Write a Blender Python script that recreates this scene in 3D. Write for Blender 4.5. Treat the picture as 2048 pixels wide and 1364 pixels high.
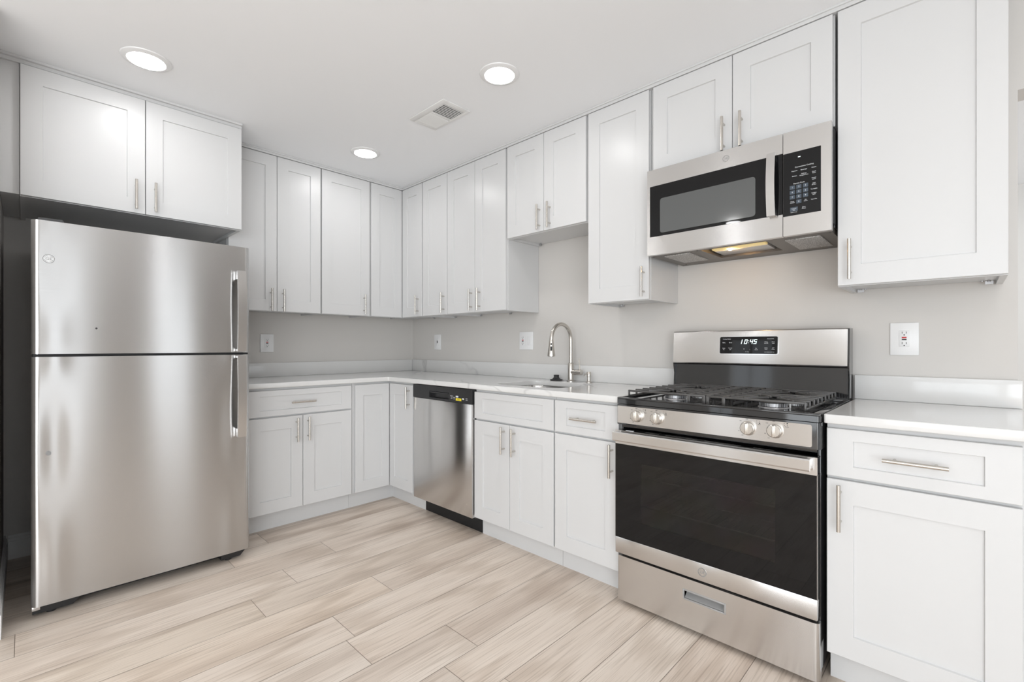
import bpy, bmesh, math, random
from mathutils import Vector, Matrix
random.seed(7)
scn = bpy.context.scene
for o in list(bpy.data.objects):
    bpy.data.objects.remove(o)
COL = scn.collection
PI = math.pi

# ------------------------------------------------------------------ camera
cam_d = bpy.data.cameras.new('camera')
cam = bpy.data.objects.new('camera', cam_d)
COL.objects.link(cam)
cam.location = (3.6791, -2.4918, 1.14)
cam.rotation_euler = (math.radians(90), 0, math.radians(43.967))
cam_d.sensor_width = 36.0
cam_d.sensor_fit = 'HORIZONTAL'
cam_d.lens = 938.862 / 2048 * 36.0
cam_d.shift_y = 9.94 / 2048
cam_d.clip_start = 0.02
scn.camera = cam

# ------------------------------------------------------------------ world, exposure
world = bpy.data.worlds.new('world')
scn.world = world
world.use_nodes = True
bg = world.node_tree.nodes['Background']
bg.inputs[0].default_value = (0.86, 0.93, 1.0, 1)
bg.inputs[1].default_value = 1.6
vs = scn.view_settings
vs.view_transform = 'Standard'
vs.look = 'None'
vs.exposure = -0.85
vs.gamma = 1.0
vs.use_curve_mapping = False

def area_light(name, loc, rot, sx, sy, power, color=(1, 1, 1)):
    l = bpy.data.lights.new(name, 'AREA')
    l.shape = 'RECTANGLE'
    l.size = sx
    l.size_y = sy
    l.energy = power
    l.color = color
    o = bpy.data.objects.new(name, l)
    o.location = loc
    o.rotation_euler = rot
    COL.objects.link(o)
    return o

# unseen window lights: dim ones follow steel streaks, bright ones are added fill
UNSEEN_WIN_RIGHT = [(-5.60, -3.30, 0.08, 2.12, 38.0), (-2.68, -2.10, 0.08, 2.20, 8.5), (-1.35, -0.75, 0.08, 2.20, 8.5), (0.60, 2.60, 0.80, 2.12, 20.0)]  # last one is added to brighten the next room
UNSEEN_WIN_NEAR = [(2.75, 5.60, 0.08, 2.12, 19.0), (0.90, 1.50, 0.08, 2.20, 5.0)]
XR, YN = 5.9, -5.8
for (a, b, z0, z1, dens) in UNSEEN_WIN_RIGHT:
    area_light('window_daylight', (XR + 0.02, (a + b) / 2, (z0 + z1) / 2), (0, PI / 2, 0), z1 - z0, b - a, dens * (b - a) * (z1 - z0), (0.93, 0.97, 1.0))
for (a, b, z0, z1, dens) in UNSEEN_WIN_NEAR:
    area_light('window_daylight', ((a + b) / 2, YN - 0.02, (z0 + z1) / 2), (PI / 2, 0, 0), b - a, z1 - z0, dens * (b - a) * (z1 - z0), (0.93, 0.97, 1.0))
CEIL = 2.45
LAMP_STRENGTH = 92.0
LAMPS_VIEW = [(0.987, -2.107), (2.066, -0.906), (0.758, -0.893)]
LAMPS_UNSEEN = [(1.92, -3.50), (4.05, -1.5), (3.95, -3.6), (4.5, 0.9), (4.5, 2.2), (0.75, -3.9), (2.9, -5.0)]  # leading pair read from a reflection and a shadow; the rest added for brightness

# ------------------------------------------------------------------ materials
def new_mat(name):
    m = bpy.data.materials.new(name)
    m.use_nodes = True
    nt = m.node_tree
    return m, nt, nt.nodes['Principled BSDF']

def N(nt, t, **kw):
    n = nt.nodes.new(t)
    for k, v in kw.items():
        if k.startswith('i_'):
            n.inputs[k[2:].replace('_', ' ')].default_value = v
        else:
            setattr(n, k, v)
    return n

def plain(name, col, rough=0.5, metal=0.0, spec=0.5, coat=0.0, bump=0.0, bscale=200.0, emit=None, estr=0.0, var=0.0):
    m, nt, p = new_mat(name)
    p.inputs['Base Color'].default_value = (*col, 1)
    p.inputs['Roughness'].default_value = rough
    p.inputs['Metallic'].default_value = metal
    p.inputs['Specular IOR Level'].default_value = spec
    p.inputs['Coat Weight'].default_value = coat
    p.inputs['Coat Roughness'].default_value = 0.05
    tc = N(nt, 'ShaderNodeTexCoord')
    no = N(nt, 'ShaderNodeTexNoise', i_Scale=bscale, i_Detail=3.0)
    nt.links.new(tc.outputs['Object'], no.inputs['Vector'])
    if bump:
        b = N(nt, 'ShaderNodeBump', i_Strength=bump, i_Distance=0.001)
        nt.links.new(no.outputs['Fac'], b.inputs['Height'])
        nt.links.new(b.outputs['Normal'], p.inputs['Normal'])
    if var:
        hv = N(nt, 'ShaderNodeMix', data_type='RGBA')
        hv.inputs['A'].default_value = (*[c * (1 - var) for c in col], 1)
        hv.inputs['B'].default_value = (*[min(1, c * (1 + var)) for c in col], 1)
        nt.links.new(no.outputs['Fac'], hv.inputs['Factor'])
        nt.links.new(hv.outputs['Result'], p.inputs['Base Color'])
    if emit:
        p.inputs['Emission Color'].default_value = (*emit, 1)
        p.inputs['Emission Strength'].default_value = estr
    return m

def brushed(name, col, rough=0.24, aniso=0.93, axis='Z', grain=(3, 3, 900), amp=0.06):
    m, nt, p = new_mat(name)
    p.inputs['Metallic'].default_value = 1.0
    p.inputs['Roughness'].default_value = rough
    p.inputs['Anisotropic'].default_value = aniso
    p.inputs['Anisotropic Rotation'].default_value = 0.25
    tn = N(nt, 'ShaderNodeTangent', direction_type='RADIAL', axis=axis)
    nt.links.new(tn.outputs[0], p.inputs['Tangent'])
    geo = N(nt, 'ShaderNodeNewGeometry')
    mp = N(nt, 'ShaderNodeMapping')
    mp.inputs['Scale'].default_value = grain
    no = N(nt, 'ShaderNodeTexNoise', i_Scale=1.0, i_Detail=4.0)
    nt.links.new(geo.outputs['Position'], mp.inputs[0])
    nt.links.new(mp.outputs[0], no.inputs['Vector'])
    mx = N(nt, 'ShaderNodeMix', data_type='RGBA')
    mx.inputs['A'].default_value = (*[c * (1 - amp) for c in col], 1)
    mx.inputs['B'].default_value = (*[c * (1 + amp) for c in col], 1)
    nt.links.new(no.outputs['Fac'], mx.inputs['Factor'])
    nt.links.new(mx.outputs['Result'], p.inputs['Base Color'])
    return m

M = {}
M['cab'] = plain('white_cabinet_paint', (0.66, 0.66, 0.66), 0.31, spec=0.45, bump=0.015, bscale=60)
M['trimw'] = plain('white_trim_paint', (0.80, 0.80, 0.79), 0.4, bump=0.01, bscale=60)
M['ceil'] = plain('ceiling_paint', (0.905, 0.915, 0.93), 0.85, bump=0.03, bscale=300)
M['wall'] = plain('greige_wall_paint', (0.63, 0.608, 0.582), 0.75, bump=0.04, bscale=250)
M['wallfar'] = plain('light_far_wall_paint', (0.80, 0.79, 0.77), 0.8, bump=0.04, bscale=250)
M['wallright'] = plain('warm_grey_wall_paint', (0.38, 0.36, 0.34), 0.8, bump=0.04, bscale=250)
M['nickel'] = plain('brushed_nickel', (0.60, 0.57, 0.53), 0.27, metal=1.0, bump=0.02, bscale=400)
M['chrome'] = plain('polished_chrome', (0.75, 0.75, 0.76), 0.10, metal=1.0)
M['steel'] = brushed('brushed_stainless_steel', (0.56, 0.555, 0.55))
M['steel2'] = brushed('satin_stainless_steel', (0.66, 0.65, 0.64), rough=0.22, aniso=0.88)
M['darksteel'] = plain('dark_grey_enamel', (0.06, 0.06, 0.062), 0.35)
M['black'] = plain('glossy_black_enamel', (0.012, 0.012, 0.013), 0.08, spec=0.6, coat=0.4)
M['blackp'] = plain('black_plastic', (0.018, 0.018, 0.019), 0.32)
M['blackm'] = plain('matt_black', (0.008, 0.008, 0.009), 0.6)
M['iron'] = plain('cast_iron', (0.055, 0.052, 0.05), 0.36, spec=0.8, bump=0.25, bscale=500)
M['capm'] = plain('burner_cap_enamel', (0.05, 0.047, 0.045), 0.4)
M['alu'] = plain('burner_aluminium', (0.55, 0.55, 0.56), 0.35, metal=1.0)
M['plate'] = plain('white_plastic', (0.82, 0.82, 0.82), 0.25)
M['platein'] = plain('white_device_plastic', (0.78, 0.78, 0.78), 0.3)
M['red'] = plain('red_plastic', (0.55, 0.03, 0.03), 0.35)
M['ink'] = plain('black_ink', (0.02, 0.02, 0.02), 0.5)
M['grey_ink'] = plain('grey_ink', (0.25, 0.25, 0.25), 0.5)
M['white_ink'] = plain('white_ink', (0.78, 0.80, 0.82), 0.5)
M['digit'] = plain('lit_digits', (0.8, 0.9, 0.9), 0.5, emit=(0.85, 1.0, 1.0), estr=1.6)
M['yellow'] = plain('yellow_sticker', (0.85, 0.70, 0.03), 0.5)
M['bluepad'] = plain('blue_grey_key', (0.055, 0.075, 0.10), 0.35)
M['gl_panel'] = plain('black_panel_glass', (0.007, 0.007, 0.0075), 0.025, spec=0.3)
M['mwwin'] = plain('grey_screened_window', (0.085, 0.09, 0.09), 0.09, spec=0.9, bump=0.0)
M['mwbot'] = plain('taupe_grey_metal', (0.16, 0.145, 0.13), 0.38, metal=0.6, bump=0.02)
M['lens'] = plain('frosted_lamp_lens', (0.62, 0.60, 0.58), 0.3, bump=0.2, bscale=30)
M['lampglow'] = plain('warm_lit_reflector', (0.7, 0.6, 0.35), 0.4, emit=(1.0, 0.72, 0.28), estr=0.75)
M['bulb'] = plain('warm_bulb', (1, 0.8, 0.5), 0.4, emit=(1.0, 0.60, 0.26), estr=260.0)
M['diff'] = plain('lit_diffuser', (1, 1, 1), 0.5, emit=(1.0, 0.99, 0.985), estr=LAMP_STRENGTH)
M['rubber'] = plain('black_rubber', (0.02, 0.02, 0.022), 0.55)
M['cavity'] = plain('speckled_oven_enamel', (0.16, 0.155, 0.16), 0.35, bump=0.1, bscale=600, var=0.3)
M['vent'] = plain('vent_white', (0.80, 0.80, 0.79), 0.45)
M['subfloor'] = plain('plank_joint', (0.26, 0.21, 0.17), 0.8)
M['glass'] = None

def mat_filter():
    m, nt, p = new_mat('aluminium_filter_mesh')
    p.inputs['Metallic'].default_value = 0.4
    p.inputs['Roughness'].default_value = 0.4
    g = N(nt, 'ShaderNodeNewGeometry')
    v = N(nt, 'ShaderNodeTexVoronoi', i_Scale=260.0)
    nt.links.new(g.outputs['Position'], v.inputs['Vector'])
    r = N(nt, 'ShaderNodeValToRGB')
    r.color_ramp.elements[0].color = (0.95, 0.93, 0.91, 1)
    r.color_ramp.elements[1].color = (0.25, 0.24, 0.23, 1)
    r.color_ramp.elements[1].position = 0.75
    nt.links.new(v.outputs['Distance'], r.inputs[0])
    nt.links.new(r.outputs[0], p.inputs['Base Color'])
    b = N(nt, 'ShaderNodeBump', i_Strength=0.9, i_Distance=0.002)
    nt.links.new(v.outputs['Distance'], b.inputs['Height'])
    nt.links.new(b.outputs[0], p.inputs['Normal'])
    return m
M['filter'] = mat_filter()

def mat_ovenglass():
    m, nt, p = new_mat('tinted_oven_window')
    out = nt.nodes['Material Output']
    tr = N(nt, 'ShaderNodeBsdfTransparent')
    tr.inputs[0].default_value = (0.55, 0.53, 0.52, 1)
    p.inputs['Roughness'].default_value = 0.06
    g = N(nt, 'ShaderNodeNewGeometry')
    mp = N(nt, 'ShaderNodeMapping')
    mp.inputs['Scale'].default_value = (36, 36, 30)
    nt.links.new(g.outputs['Position'], mp.inputs[0])
    v = N(nt, 'ShaderNodeTexVoronoi', i_Scale=1.0, i_Randomness=0.25, feature='SMOOTH_F1')
    nt.links.new(mp.outputs[0], v.inputs['Vector'])
    no = N(nt, 'ShaderNodeTexNoise', i_Scale=9.0, i_Detail=1.0)
    nt.links.new(g.outputs['Position'], no.inputs['Vector'])
    mx = N(nt, 'ShaderNodeMix', data_type='RGBA')
    mx.inputs['A'].default_value = (0.05, 0.045, 0.045, 1)
    mx.inputs['B'].default_value = (0.012, 0.012, 0.012, 1)
    nt.links.new(v.outputs['Distance'], mx.inputs['Factor'])
    hs = N(nt, 'ShaderNodeMix', data_type='RGBA', blend_type='MULTIPLY')
    hs.inputs['Factor'].default_value = 0.55
    nt.links.new(mx.outputs['Result'], hs.inputs['A'])
    nt.links.new(no.outputs['Color'], hs.inputs['B'])
    nt.links.new(hs.outputs['Result'], p.inputs['Base Color'])
    p.inputs['Roughness'].default_value = 0.8
    p.inputs['Specular IOR Level'].default_value = 0.0
    mix = N(nt, 'ShaderNodeMixShader')
    mix.inputs[0].default_value = 0.35
    nt.links.new(tr.outputs[0], mix.inputs[1])
    nt.links.new(p.outputs[0], mix.inputs[2])
    gl = N(nt, 'ShaderNodeBsdfGlossy')
    gl.inputs['Roughness'].default_value = 0.025
    fr = N(nt, 'ShaderNodeFresnel'); fr.inputs[0].default_value = 1.42
    m2 = N(nt, 'ShaderNodeMixShader')
    nt.links.new(fr.outputs[0], m2.inputs[0])
    nt.links.new(mix.outputs[0], m2.inputs[1]); nt.links.new(gl.outputs[0], m2.inputs[2])
    nt.links.new(m2.outputs[0], out.inputs[0])
    return m
M['ovenglass'] = mat_ovenglass()

def mat_quartz():
    m, nt, p = new_mat('veined_white_quartz')
    p.inputs['Roughness'].default_value = 0.10
    p.inputs['Specular IOR Level'].default_value = 0.5
    g = N(nt, 'ShaderNodeNewGeometry')
    mp = N(nt, 'ShaderNodeMapping')
    mp.inputs['Rotation'].default_value = (0.4, 0.5, 0.8)
    mp.inputs['Location'].default_value = (3.1, 1.7, 0.4)
    nt.links.new(g.outputs['Position'], mp.inputs[0])
    n1 = N(nt, 'ShaderNodeTexNoise', i_Scale=1.15, i_Detail=4.0, i_Roughness=0.45, i_Distortion=0.6)
    nt.links.new(mp.outputs[0], n1.inputs['Vector'])
    s = N(nt, 'ShaderNodeMath', operation='SUBTRACT'); s.inputs[1].default_value = 0.5
    nt.links.new(n1.outputs['Fac'], s.inputs[0])
    a = N(nt, 'ShaderNodeMath', operation='ABSOLUTE')
    nt.links.new(s.outputs[0], a.inputs[0])
    r = N(nt, 'ShaderNodeMapRange'); r.inputs['From Min'].default_value = 0.0; r.inputs['From Max'].default_value = 0.011
    r.inputs['To Min'].default_value = 1.0; r.inputs['To Max'].default_value = 0.0
    nt.links.new(a.outputs[0], r.inputs['Value'])
    n2 = N(nt, 'ShaderNodeTexNoise', i_Scale=2.3, i_Detail=1.0)
    nt.links.new(g.outputs['Position'], n2.inputs['Vector'])
    r2 = N(nt, 'ShaderNodeMapRange'); r2.inputs['From Min'].default_value = 0.42; r2.inputs['From Max'].default_value = 0.62
    nt.links.new(n2.outputs['Fac'], r2.inputs['Value'])
    mu = N(nt, 'ShaderNodeMath', operation='MULTIPLY')
    nt.links.new(r.outputs[0], mu.inputs[0]); nt.links.new(r2.outputs[0], mu.inputs[1])
    mx = N(nt, 'ShaderNodeMix', data_type='RGBA')
    mx.inputs['A'].default_value = (0.72, 0.716, 0.706, 1)
    mx.inputs['B'].default_value = (0.56, 0.555, 0.55, 1)
    nt.links.new(mu.outputs[0], mx.inputs['Factor'])
    nt.links.new(mx.outputs['Result'], p.inputs['Base Color'])
    return m
M['quartz'] = mat_quartz()

def mat_planks():
    m, nt, p = new_mat('greige_oak_planks')
    uv = N(nt, 'ShaderNodeUVMap'); uv.uv_map = 'UVMap'
    at = N(nt, 'ShaderNodeVertexColor'); at.layer_name = 'plank'
    def noise(sx, sy, detail, rough=0.55, dist=0.0):
        mp = N(nt, 'ShaderNodeMapping'); mp.inputs['Scale'].default_value = (sx, sy, 1)
        nt.links.new(uv.outputs[0], mp.inputs[0])
        n = N(nt, 'ShaderNodeTexNoise', i_Scale=1.0, i_Detail=detail, i_Roughness=rough, i_Distortion=dist)
        nt.links.new(mp.outputs[0], n.inputs['Vector'])
        return n.outputs['Fac']
    def ramp(fac, stops):
        r = N(nt, 'ShaderNodeValToRGB')
        r.color_ramp.elements[0].position, r.color_ramp.elements[0].color = stops[0][0], (*stops[0][1], 1)
        r.color_ramp.elements[1].position, r.color_ramp.elements[1].color = stops[-1][0], (*stops[-1][1], 1)
        for ps, c in stops[1:-1]:
            e = r.color_ramp.elements.new(ps); e.color = (*c, 1)
        nt.links.new(fac, r.inputs[0])
        return r.outputs[0]
    def mul(a, b, f=1.0):
        x = N(nt, 'ShaderNodeMix', data_type='RGBA', blend_type='MULTIPLY')
        x.inputs['Factor'].default_value = f
        nt.links.new(a, x.inputs['A']); nt.links.new(b, x.inputs['B'])
        return x.outputs['Result']
    base = ramp(noise(9, 0.30, 3.0, 0.5), [(0.30, (0.62, 0.52, 0.44)), (0.44, (0.745, 0.64, 0.55)), (0.58, (0.80, 0.70, 0.61))])
    grain = ramp(noise(190, 3.5, 3.0, 0.6), [(0.33, (0.76, 0.735, 0.71)), (0.52, (1, 1, 1)), (0.75, (1.0, 1.0, 1.0))])
    # growth-ring figure
    mp = N(nt, 'ShaderNodeMapping'); mp.inputs['Scale'].default_value = (11, 0.30, 1)
    nt.links.new(uv.outputs[0], mp.inputs[0])
    w = N(nt, 'ShaderNodeTexWave', wave_type='RINGS', i_Scale=1.6, i_Distortion=3.0, i_Detail=2.0)
    w.inputs['Detail Scale'].default_value = 0.8
    nt.links.new(mp.outputs[0], w.inputs['Vector'])
    ring = ramp(w.outputs['Fac'], [(0.0, (0.88, 0.86, 0.84)), (0.28, (1, 1, 1)), (1.0, (1, 1, 1))])
    knot = ramp(noise(7, 0.7, 2.0, 0.5, 0.3), [(0.24, (0.74, 0.70, 0.67)), (0.36, (1, 1, 1)), (1.0, (1, 1, 1))])
    c = mul(base, grain)
    c = mul(c, ring)
    c = mul(c, knot)
    c = mul(c, at.outputs['Color'])
    nt.links.new(c, p.inputs['Base Color'])
    p.inputs['Roughness'].default_value = 0.42
    b = N(nt, 'ShaderNodeBump', i_Strength=0.12, i_Distance=0.0006)
    nt.links.new(noise(170, 5, 3.0, 0.6), b.inputs['Height'])
    nt.links.new(b.outputs[0], p.inputs['Normal'])
    return m
M['planks'] = mat_planks()

# ------------------------------------------------------------------ mesh helpers
def frameA(p):      # wall A cabinets: (a, n, z) -> a runs along world y, n outwards along +x
    return (p[1], p[0], p[2])
def frameB(p):      # wall B cabinets: (a, n, z) -> a runs along world x, n outwards along -y
    return (p[0], -p[1], p[2])
def ident(p):
    return p

class MB:
    def __init__(self, T=ident):
        self.bm = bmesh.new()
        self.T = T
        self.mi = 0
    def _merge(self, b2, mat=None, xf=None):
        me = bpy.data.meshes.new('tmp')
        b2.to_mesh(me); b2.free()
        vs_ = [self.bm.verts.new(self.T(tuple(xf @ v.co) if xf else tuple(v.co))) for v in me.vertices]
        for f in me.polygons:
            try:
                nf = self.bm.faces.new([vs_[i] for i in f.vertices])
                nf.material_index = self.mi if mat is None else mat
                nf.smooth = True
            except ValueError:
                pass
        bpy.data.meshes.remove(me)
    def box(self, x0, x1, y0, y1, z0, z1, bev=0.0, seg=2, xf=None):
        b = bmesh.new()
        bmesh.ops.create_cube(b, size=1.0)
        for v in b.verts:
            v.co = Vector(((x0 + x1) / 2 + v.co.x * (x1 - x0), (y0 + y1) / 2 + v.co.y * (y1 - y0), (z0 + z1) / 2 + v.co.z * (z1 - z0)))
        if bev:
            bmesh.ops.bevel(b, geom=b.edges[:], offset=bev, segments=seg, affect='EDGES', profile=0.5)
        self._merge(b, xf=xf)
        return self
    def cyl(self, p0, p1, r0, r1=None, n=20, caps=True):
        r1 = r0 if r1 is None else r1
        p0, p1 = Vector(p0), Vector(p1)
        d = (p1 - p0).normalized()
        q = d.to_track_quat('Z', 'Y').to_matrix()
        ra, rb = [], []
        for i in range(n):
            a = 2 * PI * i / n
            v = q @ Vector((math.cos(a), math.sin(a), 0))
            ra.append(self.bm.verts.new(self.T(tuple(p0 + v * r0))))
            rb.append(self.bm.verts.new(self.T(tuple(p1 + v * r1))))
        for i in range(n):
            j = (i + 1) % n
            f = self.bm.faces.new((ra[i], ra[j], rb[j], rb[i])); f.smooth = True; f.material_index = self.mi
        if caps:
            for ring in (ra[::-1], rb):
                f = self.bm.faces.new(ring); f.smooth = True; f.material_index = self.mi
        return self
    def lathe(self, c, prof, axis=(0, 0, 1), n=32):
        c = Vector(c)
        q = Vector(axis).to_track_quat('Z', 'Y').to_matrix()
        rings = []
        for (r, h) in prof:
            ring = []
            for i in range(n):
                a = 2 * PI * i / n
                ring.append(self.bm.verts.new(self.T(tuple(c + q @ Vector((r * math.cos(a), r * math.sin(a), h))))))
            rings.append(ring)
        for k in range(len(rings) - 1):
            for i in range(n):
                j = (i + 1) % n
                f = self.bm.faces.new((rings[k][i], rings[k][j], rings[k + 1][j], rings[k + 1][i])); f.smooth = True; f.material_index = self.mi
        for ring in (rings[0][::-1], rings[-1]):
            f = self.bm.faces.new(ring); f.smooth = True; f.material_index = self.mi
        return self
    def tube(self, pts, r, n=16):
        pts = [Vector(p) for p in pts]
        rings = []
        up = Vector((0, 0, 1))
        prev = None
        for i, p in enumerate(pts):
            t = (pts[min(i + 1, len(pts) - 1)] - pts[max(i - 1, 0)]).normalized()
            if prev is None:
                s = t.cross(up)
                if s.length < 1e-4: s = t.cross(Vector((1, 0, 0)))
                s.normalize()
            else:
                s = (prev - t * prev.dot(t)).normalized()
            prev = s
            w = t.cross(s)
            rr = r[i] if isinstance(r, (list, tuple)) else r
            rings.append([self.bm.verts.new(self.T(tuple(p + (s * math.cos(2 * PI * k / n) + w * math.sin(2 * PI * k / n)) * rr))) for k in range(n)])
        for a, b in zip(rings, rings[1:]):
            for k in range(n):
                j = (k + 1) % n
                f = self.bm.faces.new((a[k], a[j], b[j], b[k])); f.smooth = True; f.material_index = self.mi
        for ring in (rings[0][::-1], rings[-1]):
            f = self.bm.faces.new(ring); f.smooth = True; f.material_index = self.mi
        return self
    def prism(self, poly, lo, hi, plane='xy', slices=1, fn=None):
        # polygon extruded along the remaining axis; fn may nudge points
        rings = []
        for k in range(slices + 1):
            h = lo + (hi - lo) * k / slices
            ring = []
            for i, (a, b) in enumerate(poly):
                p = {'xy': (a, b, h), 'xz': (a, h, b), 'yz': (h, a, b)}[plane]
                if fn: p = fn(p, i)
                ring.append(self.bm.verts.new(self.T(p)))
            rings.append(ring)
        n = len(poly)
        for ra, rb in zip(rings, rings[1:]):
            for i in range(n):
                j = (i + 1) % n
                f = self.bm.faces.new((ra[i], ra[j], rb[j], rb[i])); f.smooth = True; f.material_index = self.mi
        for ring in (rings[0][::-1], rings[-1]):
            f = self.bm.faces.new(ring); f.smooth = True; f.material_index = self.mi
        return self
    def quad(self, pts):
        f = self.bm.faces.new([self.bm.verts.new(self.T(p)) for p in pts])
        f.material_index = self.mi
        return self
    def build(self, name, mats, parent=None, label=None, angle=35, recalc=True):
        if not isinstance(mats, (list, tuple)): mats = [mats]
        if recalc: bmesh.ops.recalc_face_normals(self.bm, faces=self.bm.faces[:])
        off = world_of(parent) if parent else Vector((0, 0, 0))
        o_ = Vector((0, 0, 0))
        if parent is None and self.bm.verts:
            xs = [v.co.x for v in self.bm.verts]; ys = [v.co.y for v in self.bm.verts]; zs = [v.co.z for v in self.bm.verts]
            o_ = Vector(((min(xs) + max(xs)) / 2, (min(ys) + max(ys)) / 2, min(zs)))
        for v in self.bm.verts: v.co -= off + o_
        me = bpy.data.meshes.new(name)
        self.bm.to_mesh(me); self.bm.free()
        for m in mats: me.materials.append(m)
        me.set_sharp_from_angle(angle=math.radians(angle))
        ob = bpy.data.objects.new(name, me)
        ob.location = o_
        COL.objects.link(ob)
        if parent: ob.parent = parent
        if label: ob['label'] = label
        return ob

def world_of(o):
    v = Vector(o.location)
    while o.parent:
        o = o.parent
        v += Vector(o.location)
    return v

def thing(name, label, cat, loc, group=None):
    o = bpy.data.objects.new(name, None)
    o.empty_display_size = 0.1
    o.location = loc
    COL.objects.link(o)
    o['label'] = label; o['category'] = cat
    if group: o['group'] = group
    return o
def tag(o, label, cat, group=None, kind=None):
    o['label'] = label; o['category'] = cat
    if group: o['group'] = group
    if kind: o['kind'] = kind
    return o
def structure(o, label=None):
    o['kind'] = 'structure'
    if label: o['label'] = label
    return o

def text_ob(name, items, mat, parent, T, n, label=None, depth=0.0004):
    """items: (string, a, z, height[, align]) written on the plane at outward distance n, upright, reading left to right"""
    bm = bmesh.new()
    off = world_of(parent)
    for it in items:
        s, a, z, h = it[:4]
        al = it[4] if len(it) > 4 else 'CENTER'
        cu = bpy.data.curves.new('txt', 'FONT')
        cu.body = s; cu.size = h / 0.72; cu.align_x = al; cu.align_y = 'CENTER'; cu.resolution_u = 2
        cu.extrude = depth / 2
        to = bpy.data.objects.new('txt', cu)
        COL.objects.link(to)
        me = to.to_mesh()
        vv = [bm.verts.new(Vector(T((a + v.co.x, n + v.co.z + depth / 2, z + v.co.y))) - off) for v in me.vertices]
        for f in me.polygons:
            try: bm.faces.new([vv[i] for i in f.vertices])
            except ValueError: pass
        to.to_mesh_clear()
        bpy.data.objects.remove(to)
        bpy.data.curves.remove(cu)
    bmesh.ops.recalc_face_normals(bm, faces=bm.faces[:])
    me = bpy.data.meshes.new(name)
    bm.to_mesh(me); bm.free()
    me.materials.append(mat)
    o = bpy.data.objects.new(name, me)
    COL.objects.link(o)
    o.parent = parent
    if label: o['label'] = label
    return o

# mirrored frame for writing on wall A things (a must increase towards the reader's right = +y)
# ------------------------------------------------------------------ room shell
def wall_panel(name, boxes, mat, label=None):
    mb = MB()
    for b in boxes: mb.box(*b)
    return structure(mb.build(name, mat), label)

# floor: individual planks running along y, one mesh
W, L = 0.1955, 1.22
joint = {-1: -1.30, 0: -1.583, 1: -1.789, 2: -1.303, 3: -1.593, 5: -1.299}
bm = bmesh.new()
uvl = bm.loops.layers.uv.new('UVMap')
cl = bm.loops.layers.color.new('plank')
g = 0.0010
YF0, YF1 = YN, 3.2
k = -7
while 1.1745 + W * k < XR:
    x0 = 1.1745 + W * k; x1 = x0 + W
    j = joint.get(k, None)
    if j is None: j = -1.3 - random.random() * L
    y = j - L * 8
    while y < YF1:
        ya, yb = max(y, YF0), min(y + L, YF1)
        xa, xb = max(x0, -0.0), min(x1, XR)
        if yb > ya + 0.01 and xb > xa + 0.01:
            t = random.uniform(0.93, 1.05); wm = random.uniform(-0.006, 0.010)
            col = (t + wm, t, t - wm, 1)
            ou, ov = random.random() * 40, random.random() * 40
            vv = [bm.verts.new((a, b, 0)) for a, b in ((xa + g, ya + g), (xb - g, ya + g), (xb - g, yb - g), (xa + g, yb - g))]
            f = bm.faces.new(vv)
            for lp in f.loops:
                lp[uvl].uv = (lp.vert.co.x - x0 + ou, lp.vert.co.y - y + ov)
                lp[cl] = col
        y += L
    k += 1
sl = [bm.verts.new(p) for p in ((0, YF0, -0.001), (XR, YF0, -0.001), (XR, YF1, -0.001), (0, YF1, -0.001))]
f = bm.faces.new(sl); f.material_index = 1
sb = [bm.verts.new(p) for p in ((0, YF0, -0.05), (XR, YF0, -0.05), (XR, YF1, -0.05), (0, YF1, -0.05))]
for a, b, c, d in ((0, 1, 1, 0), (1, 2, 2, 1), (2, 3, 3, 2), (3, 0, 0, 3)):
    f = bm.faces.new((sl[a], sl[b], sb[c], sb[d])); f.material_index = 1
f = bm.faces.new(sb[::-1]); f.material_index = 1
me = bpy.data.meshes.new('floor'); bm.to_mesh(me); bm.free()
me.materials.append(M['planks']); me.materials.append(M['subfloor'])
fl = bpy.data.objects.new('floor', me); COL.objects.link(fl)
structure(fl, 'light greige oak plank floor')

structure(MB().box(-0.15, XR + 0.15, YN - 0.15, 3.2, CEIL, CEIL + 0.1).build('ceiling', M['ceil']), 'flat white ceiling')
wall_panel('wall_left', [(-0.15, 0, -2.70, 0.0, 0, CEIL)], M['wall'], 'greige wall behind the refrigerator and left run of cabinets')
XO = 3.817
wall_panel('wall_back', [(-0.15, XO, 0, 0.12, 0, CEIL), (XO, XR, 0, 0.12, 2.066, CEIL), (5.35, XR, 0, 0.12, 0, 2.066)], M['wall'], 'greige wall behind the range and sink, ending at an opening')
wall_panel('wall_stub', [(0, 1.0, -2.70, -2.572, 0, CEIL)], M['wall'], 'short greige side wall left of the refrigerator')
wall_panel('wall_side', [(-0.15, 0, YN, -2.70, 0, CEIL)], M['wallfar'])
# next room seen through the opening
wall_panel('wall_far', [(XO - 1.2, XR, 3.1, 3.2, 0, CEIL)], M['wallfar'])
wall_panel('wall_far_side', [(XO - 1.3, XO - 1.2, 0.12, 3.2, 0, CEIL)], M['wallfar'])
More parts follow.
